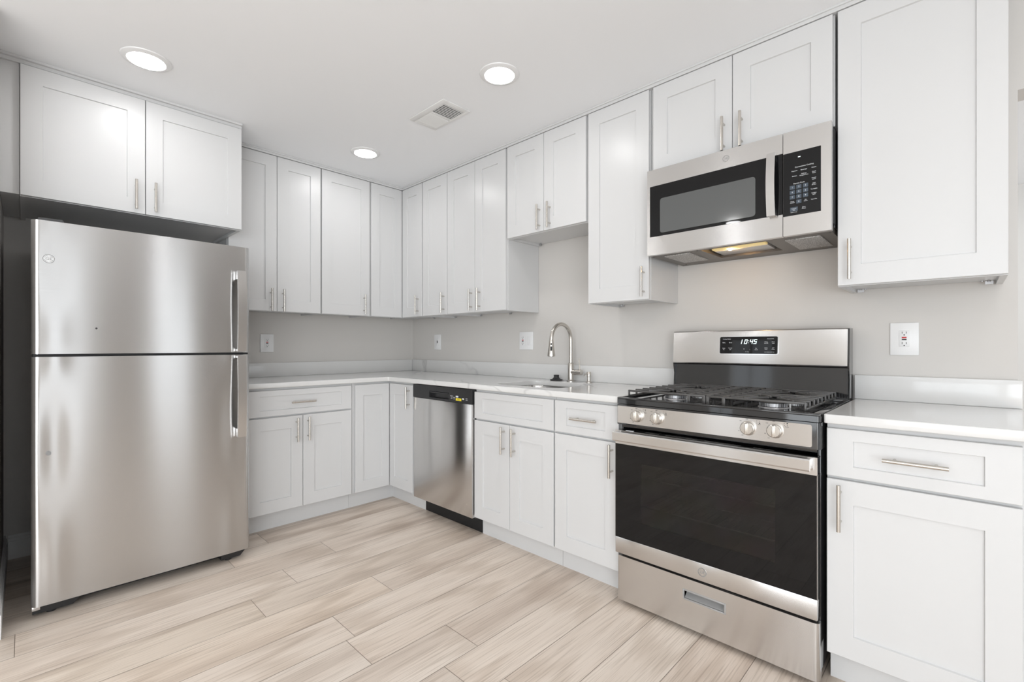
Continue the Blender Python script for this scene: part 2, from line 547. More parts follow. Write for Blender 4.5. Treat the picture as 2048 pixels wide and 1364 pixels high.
# unseen walls behind the camera, with openings for the window lights
def window_wall(name, wins, axis):
    mb = MB()
    lo, hi = (YN, 3.2) if axis == 'x' else (0.0, XR)
    wins = sorted(wins)
    def add(a, b, z0, z1):
        if b - a < 1e-4 or z1 - z0 < 1e-4: return
        if axis == 'x': mb.box(XR, XR + 0.15, a, b, z0, z1)
        else: mb.box(a, b, YN - 0.15, YN, z0, z1)
    c = lo
    for (a, b, z0, z1, _d) in wins:
        add(c, a, 0, CEIL); add(a, b, 0, z0); add(a, b, z1, CEIL); c = b
    add(c, hi, 0, CEIL)
    return structure(mb.build(name, M['wallright'] if axis == 'x' else M['wallfar']))
window_wall('wall_right', UNSEEN_WIN_RIGHT, 'x')
window_wall('wall_near', UNSEEN_WIN_NEAR, 'y')
wn = 1
for axis, wins in (('x', UNSEEN_WIN_RIGHT), ('y', UNSEEN_WIN_NEAR)):
    for (a, b, z0, z1, _d) in wins:
        mb = MB()
        def fb(a0, a1, c0, c1):
            if axis == 'x': mb.box(XR - 0.02, XR + 0.0, a0, a1, c0, c1)
            else: mb.box(a0, a1, YN, YN + 0.02, c0, c1)
        fb(a - 0.07, a, z0 - 0.07, z1 + 0.07); fb(b, b + 0.07, z0 - 0.07, z1 + 0.07)
        fb(a, b, z1, z1 + 0.07); fb(a, b, z0 - 0.07, z0)
        fb((a + b) / 2 - 0.02, (a + b) / 2 + 0.02, z0, z1)
        structure(mb.build('window_%d' % wn, M['trimw'])); wn += 1  # frames of the unseen windows, the bright ones added as fill

# baseboards in the fridge alcove
def bb_profile(mb, along, lo, hi, face, sgn):
    for (t, z0, z1) in ((0.014, 0, 0.095), (0.011, 0.095, 0.112), (0.007, 0.112, 0.128)):
        if along == 'y': mb.box(face, face + sgn * t, lo, hi, z0, z1, 0.001)
        else: mb.box(lo, hi, face, face + sgn * t, z0, z1, 0.001)
mb = MB(); bb_profile(mb, 'y', -2.556, -1.61, 0.001, 1)
structure(mb.build('baseboard_left', M['trimw']), 'white moulded baseboard behind the refrigerator')
mb = MB(); bb_profile(mb, 'x', 0.001, 0.99, -2.571, 1)
structure(mb.build('baseboard_stub', M['trimw']), 'white moulded baseboard on the side wall')

# ------------------------------------------------------------------ cabinets
def front_panel(name, parent, T, a0, a1, z0, z1, n0, st=0.072, rl=0.076, t=0.019, dep=0.007, label=None):
    """shaker front: frame with a recessed centre"""
    mb = MB(T)
    bm = mb.bm
    def ring(i, n, jz=None):
        ia = i if jz is None else i; iz = i if jz is None else jz
        return [bm.verts.new(T((a, n, z))) for a, z in ((a0 + ia, z0 + iz), (a1 - ia, z0 + iz), (a1 - ia, z1 - iz), (a0 + ia, z1 - iz))]
    e = 0.0014
    R = [ring(0, n0), ring(0, n0 + t - e), ring(e, n0 + t), ring(st, n0 + t, rl), ring(st + 0.0018, n0 + t - dep, rl + 0.0018)]
    for A, B in zip(R, R[1:]):
        for i in range(4):
            j = (i + 1) % 4
            bm.faces.new((A[i], A[j], B[j], B[i]))
    bm.faces.new(R[0][::-1]); bm.faces.new(R[-1])
    for f in bm.faces: f.smooth = False
    return mb.build(name, M['cab'], parent, label, angle=10)

def bar_handle(parent, T, a, z, nface, vert=True, ln=0.151):
    mb = MB(T)
    n = nface + 0.032; r = 0.0062
    if vert:
        mb.cyl((a, n, z - ln / 2), (a, n, z + ln / 2), r)
        for s in (-1, 1): mb.cyl((a, nface - 0.001, z + s * 0.048), (a, n, z + s * 0.048), 0.0047, n=14)
    else:
        mb.cyl((a - ln / 2, n, z), (a + ln / 2, n, z), r)
        for s in (-1, 1): mb.cyl((a + s * 0.048, nface - 0.001, z), (a + s * 0.048, n, z), 0.0047, n=14)
    return mb.build('handle', M['nickel'], parent)

UD, BD = 0.305, 0.609      # carcass depths
UF, BF = 0.325, 0.629      # door faces

def wall_carcass(T, parent, a0, a1, z0, z1, depth=UD, under='cab', bl=True):
    mb = MB(T)
    s = 0.018
    mb.box(a0, a0 + s, 0.002, depth, z0, z1); mb.box(a1 - s, a1, 0.002, depth, z0, z1)
    mb.box(a0 + s, a1 - s, 0.002, depth - 0.02, z0 + 0.014, z0 + 0.030)
    mb.box(a0 + s, a1 - s, 0.002, 0.02, z0 + 0.03, z1)
    mb.box(a0 + s, a1 - s, 0.002, depth, z1 - s, z1)
    mb.box(a0 + s, a1 - s, depth - 0.02, depth, z0 + 0.0005, z0 + 0.04)
    mb.box(a0 + s, a0 + 0.04, depth - 0.02, depth, z0 + 0.04, z1 - s)
    mb.box(a1 - 0.04, a1 - s, depth - 0.02, depth, z0 + 0.04, z1 - s)
    mb.build('carcass', M['cab'], parent)

def bracket(T, parent, a, n, z, flip=1):
    mb = MB(T)
    mb.box(a, a + flip * 0.022, n, n + 0.006, z - 0.012, z + 0.0)
    mb.cyl((a + flip * 0.012, n + 0.016, z), (a + flip * 0.012, n + 0.016, z - 0.004), 0.004, n=10)
    mb.cyl((a + flip * 0.030, n + 0.024, z), (a + flip * 0.030, n + 0.024, z - 0.004), 0.004, n=10)
    mb.build('mounting_bracket', M['alu'], parent)

def wall_cab(name, label, T, a0, a1, z0, z1, doors, handles, hz, depth=UD, group=None, br=(), gap=(0.004, 0.004), ztop=None, st=0.072):
    e = 0.0008
    a0 += e; a1 -= e
    face = depth + 0.001 + 0.019
    w = T(((a0 + a1) / 2, depth / 2, z0))
    r = thing(name, label, 'cabinet', w, group)
    wall_carcass(T, r, a0, a1, z0, z1 if ztop is None else ztop, depth)
    for (d0, d1), h in zip(doors, handles):
        d = front_panel('door', r, T, d0, d1, z0 + 0.003, z1 - 0.004, depth + 0.001, st=min(st, (d1 - d0) * 0.3))
        if h is not None: bar_handle(d, T, h, hz, face)
    for (ba, fl_) in br: bracket(T, r, ba, 0.02, z0 + 0.012, fl_)
    return r

ZB, ZT = 1.372, 2.428
UG = 'upper wall cabinets'
g4 = 0.004
# --- wall B uppers (left to right)
def cornerless(): pass
r = thing('corner_wall_cabinet', 'white corner wall cabinet with two narrow doors meeting at the inside corner of the room', 'cabinet', (0.2, -0.2, ZB), UG)
mb = MB()
a1 = 0.6092
mb.box(0.002, UD, -a1, -0.002, ZB + 0.014, ZT)
mb.box(UD, a1, -UD, -0.002, ZB + 0.014, ZT)
mb.box(0.002, UD, -a1, -a1 + 0.018, ZB, ZB + 0.014); mb.box(a1 - 0.018, a1, -UD, -0.002, ZB, ZB + 0.014)
mb.box(UD - 0.02, UD, -a1 + 0.018, -UD + 0.02, ZB, ZB + 0.014); mb.box(UD, a1 - 0.018, -UD, -UD + 0.02, ZB, ZB + 0.014)
mb.build('carcass', M['cab'], r)
front_panel('door', r, frameA, -a1 + 0.004, -UF - 0.002, ZB + 0.003, ZT - 0.004, UD + 0.001)
d = front_panel('door', r, frameB, UF + 0.002, a1 - 0.008, ZB + 0.003, ZT - 0.004, UD + 0.001)
bar_handle(d, frameB, 0.556, 1.465, UF)
bracket(frameA, r, -0.30, 0.10, ZB + 0.012); bracket(frameB, r, 0.40, 0.06, ZB + 0.012)

wall_cab('wall_cabinet', 'narrow white wall cabinet with one tall door, right of the corner cabinet', frameB, 0.610, 0.921, ZB, ZT, [(0.614, 0.918)], [0.886], 1.462, group=UG, br=[(0.64, 1)])
wall_cab('wall_cabinet', 'tall white wall cabinet with two doors, left of the short cabinet over the sink', frameB, 0.921, 1.537, ZB, ZT, [(0.924, 1.2275), (1.2305, 1.530)], [1.199, 1.284], 1.461, group=UG, br=[(0.95, 1), (1.27, 1)])
wall_cab('wall_cabinet', 'short white wall cabinet with a pair of doors hanging above the sink', frameB, 1.537, 2.1705, 1.832, ZT, [(1.545, 1.8525), (1.8555, 2.160)], [1.824, 1.905], 1.918, group=UG, br=[(1.56, 1)])
wall_cab('wall_cabinet', 'white wall cabinet with one tall door between the sink and the microwave', frameB, 2.1705, 2.5436, ZB, ZT, [(2.176, 2.540)], [2.515], 1.463, group=UG, br=[(2.20, 1)])
wall_cab('wall_cabinet', 'white wall cabinet with a pair of doors directly above the microwave', frameB, 2.5600, 3.3170, 1.995, ZT, [(2.5635, 2.9385), (2.9415, 3.311)], [2.906, 2.981], 2.078, group=UG)
structure(MB(frameB).box(2.5445, 2.5592, 0.02, 0.300, 1.995, 2.43).build('trim_1', M['cab']), 'white filler strip left of the cabinet above the microwave')
wall_cab('wall_cabinet', 'large white wall cabinet with one wide door at the right end of the run', frameB, 3.3255, 3.7800, ZB - 0.004, ZT, [(3.3275, 3.7790)], [3.368], 1.466, group=UG, br=[(3.350, 1), (3.755, -1)])
# --- wall A uppers
wall_cab('wall_cabinet', 'white wall cabinet with one tall door, left of the corner cabinet', frameA, -1.0019, -0.610, ZB, ZT, [(-0.998, -0.620)], [-0.671], 1.462, group=UG, br=[(-0.97, 1)])
wall_cab('wall_cabinet', 'tall white wall cabinet with a pair of doors, partly behind the cabinet over the refrigerator', frameA, -1.6045, -1.0019, ZB, ZT, [(-1.600, -1.3085), (-1.3055, -1.008)], [-1.349, -1.272], 1.450, group=UG)
wall_cab('over_fridge_cabinet', 'deep white cabinet with two doors hanging above the stainless steel refrigerator', frameA, -2.5101, -1.6045, 1.822, 2.422, [(-2.508, -2.0587), (-2.0557, -1.606)], [-2.098, -2.018], 1.915, depth=0.590, group=UG)
structure(MB(frameA).box(-2.571, -2.511, 0.02, 0.585, 1.83, 2.43).build('trim_2', M['cab']), 'white filler panel between the side wall and the cabinet over the refrigerator')

# crown strips
mb = MB()
mb.box(0.02, UF + 0.004, -1.603, -UF, ZT - 0.001, CEIL - 0.0005)
mb.box(0.02, UF + 0.010, -1.603, -UF, CEIL - 0.009, CEIL - 0.0006)
mb.box(0.02, 0.600, -2.571, -1.603, 2.4225, CEIL - 0.0005)
mb.box(0.02, 0.615, -2.571, -1.603, CEIL - 0.012, CEIL - 0.0006)
structure(mb.build('trim_3', M['cab']), 'white moulding strip above the cabinets on the refrigerator wall')
mb = MB()
mb.box(UF + 0.004, 3.78, -UF - 0.002, -0.02, ZT - 0.001, CEIL - 0.0005)
mb.box(UF + 0.004, 3.78, -UF - 0.008, -0.02, CEIL - 0.009, CEIL - 0.0006)
structure(mb.build('trim_4', M['cab']), 'white moulding strip above the cabinets on the range wall')

# --- base cabinets
TK = 0.557
BG = 'base cabinets'
def base_cab(name, label, T, a0, a1, top_open=False, left_cut=0.0):
    e = 0.0008
    a0 += e; a1 -= e
    r = thing(name, label, 'cabinet', T(((a0 + a1) / 2, 0.3, 0)), BG)
    mb = MB(T)
    s = 0.018
    for (x0, x1) in ((a0, a0 + s), (a1 - s, a1)):
        mb.box(x0, x1, 0.022, BD, 0.114, 0.883); mb.box(x0, x1, 0.022, TK - 0.012, 0.0, 0.114)
    mb.box(a0 + s, a1 - s, 0.022, BD - 0.02, 0.114, 0.130)
    mb.box(a0 + s, a1 - s, 0.022, 0.034, 0.13, 0.883)
    mb.box(a0 + s, a1 - s, BD - 0.02, BD, 0.114, 0.150)
    mb.box(a0 + s, a1 - s, BD - 0.02, BD, 0.845, 0.883)
    mb.box(a0 + s, a1 - s, BD - 0.02, BD, 0.690, 0.722)
    for (za, zb_) in ((0.15, 0.690), (0.722, 0.845)):
        mb.box(a0 + s, a0 + 0.04, BD - 0.02, BD, za, zb_)
        mb.box(a1 - 0.04, a1 - s, BD - 0.02, BD, za, zb_)
    if not top_open: mb.box(a0 + s, a1 - s, 0.04, BD - 0.02, 0.868, 0.883)
    mb.build('carcass', M['cab'], r)
    MB(T).box(a0, a1, TK - 0.012, TK, 0.0, 0.113).build('toe_kick', M['cab'], r)
    return r
ZD0, ZD1, ZW0, ZW1 = 0.118, 0.699, 0.709, 0.867
n0 = BD + 0.001
# corner base
r = thing('corner_base_cabinet', 'white corner base cabinet with two narrow doors meeting at the inside corner', 'cabinet', (0.3, -0.3, 0), BG)
mb = MB()
c1 = 0.9140
mb.box(0.022, BD, -c1, -0.022, 0.114, 0.883); mb.box(BD, 0.9500, -BD, -0.022, 0.114, 0.883)
mb.box(0.022, TK - 0.012, -c1, -0.022, 0, 0.114); mb.box(TK - 0.012, 0.985, -TK + 0.012, -0.022, 0, 0.114)
mb.build('carcass', M['cab'], r)
mb = MB()
mb.box(TK - 0.012, TK, -c1, -TK, 0, 0.113); mb.box(TK - 0.012, 0.985, -TK, -TK + 0.012, 0, 0.113)
mb.build('toe_kick', M['cab'], r)
front_panel('door', r, frameA, -0.898, -BF - 0.002, ZD0 - 0.002, ZW1, n0, st=0.06)
d = front_panel('door', r, frameB, BF + 0.002, 0.925, ZD0 - 0.002, ZW1, n0, st=0.06)
bar_handle(d, frameB, 0.889, 0.779, BF)
# base on wall A
r = base_cab('base_cabinet', 'white base cabinet with one wide drawer over two doors, between the refrigerator and the corner', frameA, -1.6030, -0.9145)
d = front_panel('drawer_front', r, frameA, -1.585, -0.926, ZW0, ZW1, n0, rl=0.035); bar_handle(d, frameA, -1.262, 0.787, BF, False)
d = front_panel('door', r, frameA, -1.585, -1.2585, ZD0, ZD1, n0); bar_handle(d, frameA, -1.300, 0.611, BF)
d = front_panel('door', r, frameA, -1.2555, -0.926, ZD0, ZD1, n0); bar_handle(d, frameA, -1.228, 0.611, BF)
# sink base
r = base_cab('sink_base_cabinet', 'white sink base cabinet with a plain false drawer front over two doors', frameB, 1.5660, 2.1800, top_open=True)
front_panel('false_drawer_front', r, frameB, 1.570, 2.174, ZW0, ZW1, n0, rl=0.035)
d = front_panel('door', r, frameB, 1.570, 1.8610, ZD0, ZD1, n0); bar_handle(d, frameB, 1.823, 0.613, BF)
d = front_panel('door', r, frameB, 1.8640, 2.174, ZD0, ZD1, n0); bar_handle(d, frameB, 1.905, 0.612, BF)
# 15 inch base
r = base_cab('base_cabinet', 'narrow white base cabinet with a drawer over one door, left of the range', frameB, 2.1805, 2.5560)
d = front_panel('drawer_front', r, frameB, 2.184, 2.552, ZW0, ZW1, n0, rl=0.035); bar_handle(d, frameB, 2.374, 0.787, BF, False)
d = front_panel('door', r, frameB, 2.184, 2.552, ZD0, ZD1, n0); bar_handle(d, frameB, 2.521, 0.617, BF)
# right base
r = base_cab('base_cabinet', 'white base cabinet with a drawer over one door, right of the range', frameB, 3.3440, 3.8000)
d = front_panel('drawer_front', r, frameB, 3.3465, 3.792, ZW0, ZW1, n0, rl=0.037); bar_handle(d, frameB, 3.571, 0.787, BF, False)
d = front_panel('door', r, frameB, 3.3465, 3.792, ZD0, ZD1, n0); bar_handle(d, frameB, 3.384, 0.612, BF)

# ------------------------------------------------------------------ worktops
CT, CB, CD = 0.914, 0.884, 0.648
def rounded_poly(pts, rad):
    out = []
    n = len(pts)
    for i in range(n):
        p, q, s = Vector(pts[i - 1]), Vector(pts[i]), Vector(pts[(i + 1) % n])
        r_ = rad[i] if isinstance(rad, (list, tuple)) else rad
        if r_ <= 0: out.append(tuple(q)); continue
        u = (p - q).normalized(); v = (s - q).normalized()
        c = q + (u + v) * r_
        st_ = q + u * r_; en = q + v * r_
        a0 = math.atan2(st_.y - c.y, st_.x - c.x); a1_ = math.atan2(en.y - c.y, en.x - c.x)
        da = (a1_ - a0 + PI) % (2 * PI) - PI
        m_ = max(3, int(r_ / 0.008) + 3)
        for t in range(m_ + 1):
            a = a0 + da * t / m_
            out.append((c.x + r_ * math.cos(a), c.y + r_ * math.sin(a)))
    return out
SX0, SX1, SY0, SY1 = 1.640, 2.115, -0.545, -0.150
def slab(name, outline, holes, z0, z1, mat, bev=0.003):
    cu = bpy.data.curves.new(name, 'CURVE')
    cu.dimensions = '2D'; cu.fill_mode = 'BOTH'
    for loop in [outline] + holes:
        sp = cu.splines.new('POLY')
        sp.points.add(len(loop) - 1)
        for p, (x, y) in zip(sp.points, loop): p.co = (x, y, 0, 1)
        sp.use_cyclic_u = True
    cu.extrude = (z1 - z0) / 2 - bev
    cu.bevel_depth = bev; cu.bevel_resolution = 2
    cu.offset = -bev
    to = bpy.data.objects.new(name, cu); COL.objects.link(to)
    dg = bpy.context.evaluated_depsgraph_get()
    me = bpy.data.meshes.new_from_object(to.evaluated_get(dg))
    bpy.data.objects.remove(to)
    for v in me.vertices: v.co.z += (z0 + z1) / 2
    me.materials.clear(); me.materials.append(mat)
    me.name = name
    o = bpy.data.objects.new(name, me); COL.objects.link(o)
    return o
ctop = slab('countertop', rounded_poly([(0.002, -0.002), (0.002, -1.606), (CD, -1.606), (CD, -CD), (2.5620, -CD), (2.5620, -0.002)], [0, 0, 0.004, 0.012, 0.004, 0]),
            [rounded_poly([(SX0, SY0), (SX1, SY0), (SX1, SY1), (SX0, SY1)], 0.075)], CB, CT, M['quartz'])
tag(ctop, 'L-shaped white veined quartz countertop running round the corner with the sink cut into it', 'countertop')
ct2 = slab('countertop', rounded_poly([(3.3405, -CD), (3.828, -CD), (3.828, -0.002), (3.3405, -0.002)], [0.008, 0.006, 0, 0]), [], CB, CT, M['quartz'])
tag(ct2, 'short white quartz countertop on the base cabinet right of the range', 'countertop')
tag(MB().box(0.001, 0.0205, -1.606, -0.0215, CT + 0.0005, 1.016, 0.0015).build('backsplash', M['quartz']), 'low white quartz backsplash along the refrigerator wall', 'backsplash')
tag(MB().box(0.001, 2.5540, -0.0205, -0.001, CT + 0.0005, 1.016, 0.0015).build('backsplash', M['quartz']), 'long low white quartz backsplash behind the sink', 'backsplash')
tag(MB().box(3.3385, 3.828, -0.0205, -0.001, CT + 0.0005, 1.016, 0.0015).build('backsplash', M['quartz']), 'short low white quartz backsplash right of the range', 'backsplash')

# sink
def lerp_loop(cx, cy, hx, hy, r_, n_=0):
    return rounded_poly([(cx - hx, cy - hy), (cx + hx, cy - hy), (cx + hx, cy + hy), (cx - hx, cy + hy)], r_)
mb = MB(); b = mb.bm
cx, cy = (SX0 + SX1) / 2, (SY0 + SY1) / 2
hx, hy = (SX1 - SX0) / 2, (SY1 - SY0) / 2
def sring(i, rad, z):
    pts = rounded_poly([(cx - hx - i, cy - hy - i), (cx + hx + i, cy - hy - i), (cx + hx + i, cy + hy + i), (cx - hx - i, cy + hy + i)], 0.075)
    return [b.verts.new((x, y, z)) for x, y in pts]
Rs = [sring(0.012, 0.075, 0.8830), sring(-0.001, 0.075, 0.8830), sring(-0.004, 0.075, 0.87), sring(-0.010, 0.075, 0.715), sring(-0.03, 0.075, 0.698), sring(-0.075, 0.075, 0.694)]
Ro = [sring(0.012, 0.075, 0.8815), sring(0.001, 0.075, 0.8815), sring(-0.008, 0.075, 0.714), sring(-0.03, 0.075, 0.695), sring(-0.075, 0.075, 0.692)]
for RR in (Rs, Ro):
    for A, B_ in zip(RR, RR[1:]):
        for i in range(len(A)):
            j = (i + 1) % len(A); f = b.faces.new((A[i], A[j], B_[j], B_[i])); f.smooth = True
for i in range(len(Rs[0])):
    j = (i + 1) % len(Rs[0]); b.faces.new((Rs[0][i], Rs[0][j], Ro[0][j], Ro[0][i]))
f = b.faces.new(Rs[-1]); f2 = b.faces.new(Ro[-1])
sk = thing('sink', 'stainless steel undermount sink let into the quartz countertop', 'sink', (cx, cy, 0.69))
mb.build('bowl', M['steel2'], sk)
MB().lathe((cx, cy, 0.694), [(0.045, 0.0), (0.045, 0.003), (0.034, 0.003), (0.030, 0.001), (0.008, 0.001), (0.006, 0.006)], n=28).build('drain', M['chrome'], sk)

# faucet
FX, FY = 1.866, -0.070
fc = thing('faucet', 'brushed nickel gooseneck pull-down faucet behind the sink', 'faucet', (FX, FY, CT))
MB().lathe((FX, FY, CT + 0.0005), [(0.026, 0), (0.026, 0.004), (0.021, 0.008), (0.019, 0.010), (0.019, 0.112), (0.017, 0.116), (0.012, 0.118)], n=32).build('body', M['nickel'], fc)
arc_r = 0.098; zc_ = 1.178
pts = [(FX, FY, 1.03 + 0.148 * t / 5) for t in range(6)]
pts += [(FX, FY - arc_r + arc_r * math.cos(a), zc_ + arc_r * math.sin(a)) for a in [PI * k / 20 for k in range(1, 21)]]
pts += [(FX, FY - 2 * arc_r - 0.001, 1.168)]
MB().tube(pts, 0.0118, 20).build('spout', M['nickel'], fc)
hy_ = FY - 2 * arc_r - 0.001
sh = MB().lathe((FX, hy_, 1.172), [(0.0125, 0.004), (0.0135, 0.0), (0.0145, -0.010), (0.0165, -0.035), (0.021, -0.066), (0.0235, -0.085), (0.0235, -0.094), (0.020, -0.096)], n=32).build('spray_head', M['nickel'], fc)
mb = MB()
dv = Vector((0.61, -0.79, 0)).normalized()
pc = Vector((FX, hy_, 1.152)) + dv * 0.0135
mb.lathe(pc, [(0.0052, 0), (0.0052, 0.0035), (0.004, 0.0045)], axis=tuple(dv), n=18)
q = dv.to_track_quat('Z', 'Y')
mb.box(-0.0055, 0.0055, -0.013, 0.013, 0.0, 0.005, 0.002, xf=Matrix.Translation(Vector((FX, hy_, 1.124)) + dv * 0.0165) @ Matrix(((dv.y, 0, dv.x, 0), (-dv.x, 0, dv.y, 0), (0, 1, 0, 0), (0, 0, 0, 1))))
mb.build('spray_button', M['rubber'], sh, 'black buttons on the spray head')
MB().cyl((FX + 0.010, FY, 0.974), (FX + 0.056, FY, 0.974), 0.0165, n=28).cyl((FX + 0.0575, FY, 0.974), (FX + 0.083, FY, 0.974), 0.0175, n=28).build('valve', M['nickel'], fc)
MB().cyl((FX + 0.070, FY, 0.985), (FX + 0.058, FY + 0.01, 1.060), 0.0042, 0.0034, n=14).build('lever', M['nickel'], fc)
# stopper
st_ = MB().lathe((1.748, -0.070, CT + 0.0006), [(0.040, 0.0), (0.042, 0.003), (0.040, 0.006), (0.026, 0.010), (0.0185, 0.018), (0.0165, 0.028), (0.018, 0.034), (0.017, 0.036)], n=36).build('sink_stopper', M['rubber'])
tag(st_, 'black rubber sink stopper lying on the countertop beside the faucet', 'sink stopper')
# soap dispenser
sd = thing('soap_dispenser', 'small brushed nickel soap dispenser to the right of the faucet', 'soap dispenser', (2.003, -0.068, CT))
MB().lathe((2.003, -0.068, CT + 0.0006), [(0.019, 0), (0.019, 0.003), (0.013, 0.006), (0.0115, 0.010), (0.0115, 0.034), (0.0135, 0.036), (0.0135, 0.062), (0.0115, 0.065)], n=28).build('pump', M['nickel'], sd)
MB().tube([(2.003, -0.075, CT + 0.052), (2.003, -0.095, CT + 0.055), (2.003, -0.108, CT + 0.053), (2.003, -0.116, CT + 0.044)], [0.0045, 0.004, 0.0038, 0.0034], 12).build('nozzle', M['nickel'], sd)

# ------------------------------------------------------------------ outlets
def gfci(T, r, a, z, n):
    mb = MB(T)
    mb.box(a - 0.0165, a + 0.0165, n, n + 0.0016, z - 0.0335, z + 0.0335, 0.0006)
    dv = mb.build('receptacle', M['platein'], r)
    for s in (1, -1):
        mb = MB(T)
        zz = z + s * 0.0215 + 0.003
        for x in (-0.0065, 0.0065): mb.box(a + x - 0.0009, a + x + 0.0009, n + 0.0014, n + 0.0019, zz - 0.004, zz + 0.004)
        mb.cyl((a, n + 0.0014, zz - 0.0095), (a, n + 0.0019, zz - 0.0095), 0.0024, n=12)
        mb.build('socket_holes', M['ink'], dv)
    MB(T).box(a - 0.0075, a + 0.0075, n + 0.0014, n + 0.0028, z + 0.0012, z + 0.0072, 0.0004).build('reset_button', M['red'], dv, 'red reset button')
    MB(T).box(a - 0.0075, a + 0.0075, n + 0.0014, n + 0.0028, z - 0.0062, z - 0.0012, 0.0004).build('test_button', M['ink'], dv, 'black test button')
def plate(T, a0, a1, z0, z1, label, name='outlet', cat='outlet'):
    r = thing(name, label, cat, T(((a0 + a1) / 2, 0, z0)), 'wall plates')
    MB(T).box(a0, a1, 0.0005, 0.0065, z0, z1, 0.0025).build('cover_plate', M['plate'], r)
    return r
r = plate(frameA, -1.310, -1.218, 1.094, 1.227, 'white electrical outlet on the left wall beside the refrigerator'); gfci(frameA, r, -1.264, 1.163, 0.0064)
r = plate(frameB, 0.334, 0.428, 1.108, 1.240, 'small white wall plate with a single dark slot near the corner, under the cabinets', 'wall_plate', 'wall plate')
mb = MB(frameB); mb.box(0.3645, 0.3975, 0.0064, 0.0078, 1.14, 1.207, 0.0006); pi_ = mb.build('switch_insert', M['platein'], r)
MB(frameB).box(0.3765, 0.3855, 0.0077, 0.0082, 1.165, 1.186).build('slot', M['ink'], pi_)
r = plate(frameB, 1.356, 1.487, 1.114, 1.241, 'wide white double wall plate with an outlet on its left half, left of the faucet'); gfci(frameB, r, 1.391, 1.178, 0.0064)
MB(frameB).box(1.4355, 1.4685, 0.0064, 0.0078, 1.145, 1.211, 0.0006).build('rocker_switch', M['platein'], r)
r = plate(frameB, 3.456, 3.547, 1.102, 1.235, 'white electrical outlet on the wall right of the range'); gfci(frameB, r, 3.5015, 1.170, 0.0064)

# ------------------------------------------------------------------ ceiling fittings
def downlight(x, y, label):
    r = thing('recessed_ceiling_light', label, 'ceiling light', (x, y, CEIL - 0.012), 'recessed ceiling lights')
    MB().lathe((x, y, CEIL - 0.0006), [(0.070, 0.0), (0.096, 0.0), (0.094, -0.004), (0.082, -0.009), (0.073, -0.010), (0.070, -0.008)], n=48).build('trim_ring', M['plate'], r)
    MB().lathe((x, y, CEIL - 0.006), [(0.0705, 0.0), (0.0705, -0.0025), (0.066, -0.0035)], n=48).build('diffuser', M['diff'], r, 'glowing white diffuser')
lab = ['round recessed ceiling light above the refrigerator, leftmost of the lit lights', 'round recessed ceiling light beside the air vent, nearest the range', 'round recessed ceiling light deepest in the room, above the corner counter']
for (x, y), s in zip(LAMPS_VIEW, lab): downlight(x, y, s)
for i, (x, y) in enumerate(LAMPS_UNSEEN): downlight(x, y, 'round recessed ceiling light behind the camera over the open room' if y < 0 else 'round recessed ceiling light in the next room beyond the opening')  # next-room lights are added to brighten what shows through the opening

VX0, VX1, VY0, VY1 = 1.372, 1.694, -0.957, -0.768
r = thing('air_vent', 'white rectangular ceiling air vent with dark slots on one half', 'air vent', ((VX0 + VX1) / 2, (VY0 + VY1) / 2, CEIL - 0.01))
mb = MB(); z = CEIL - 0.0006
ix0, ix1, iy0, iy1 = 1.408, 1.657, -0.921, -0.787
mb.box(VX0, VX1, VY0, iy0, z - 0.005, z, 0.0015); mb.box(VX0, VX1, iy1, VY1, z - 0.005, z, 0.0015)
mb.box(VX0, ix0, iy0, iy1, z - 0.005, z, 0.001); mb.box(ix1, VX1, iy0, iy1, z - 0.005, z, 0.001)
mb.box(1.529, 1.539, iy0, iy1, z - 0.006, z, 0.001)
mb.build('frame', M['vent'], r)
MB().box(ix0, ix1, iy0, iy1, z - 0.0008, z).build('backing', M['blackm'], r)
mb = MB()
nb = 8
for i in range(nb):
    x = 1.539 + (ix1 - 1.539) * (i + 0.5) / nb
    Rm = Matrix.Translation((x, 0, z - 0.004)) @ Matrix.Rotation(math.radians(14), 4, 'Y')
    mb.box(-0.0062, 0.0062, iy0, iy1, -0.0005, 0.0005, xf=Rm)
for i in range(10):
    x = ix0 + (1.529 - ix0) * (i + 0.5) / 10
    Rm = Matrix.Translation((x, 0, z - 0.004)) @ Matrix.Rotation(math.radians(-32), 4, 'Y')
    mb.box(-0.0078, 0.0078, iy0, iy1, -0.0005, 0.0005, xf=Rm)
mb.build('louvres', M['vent'], r)

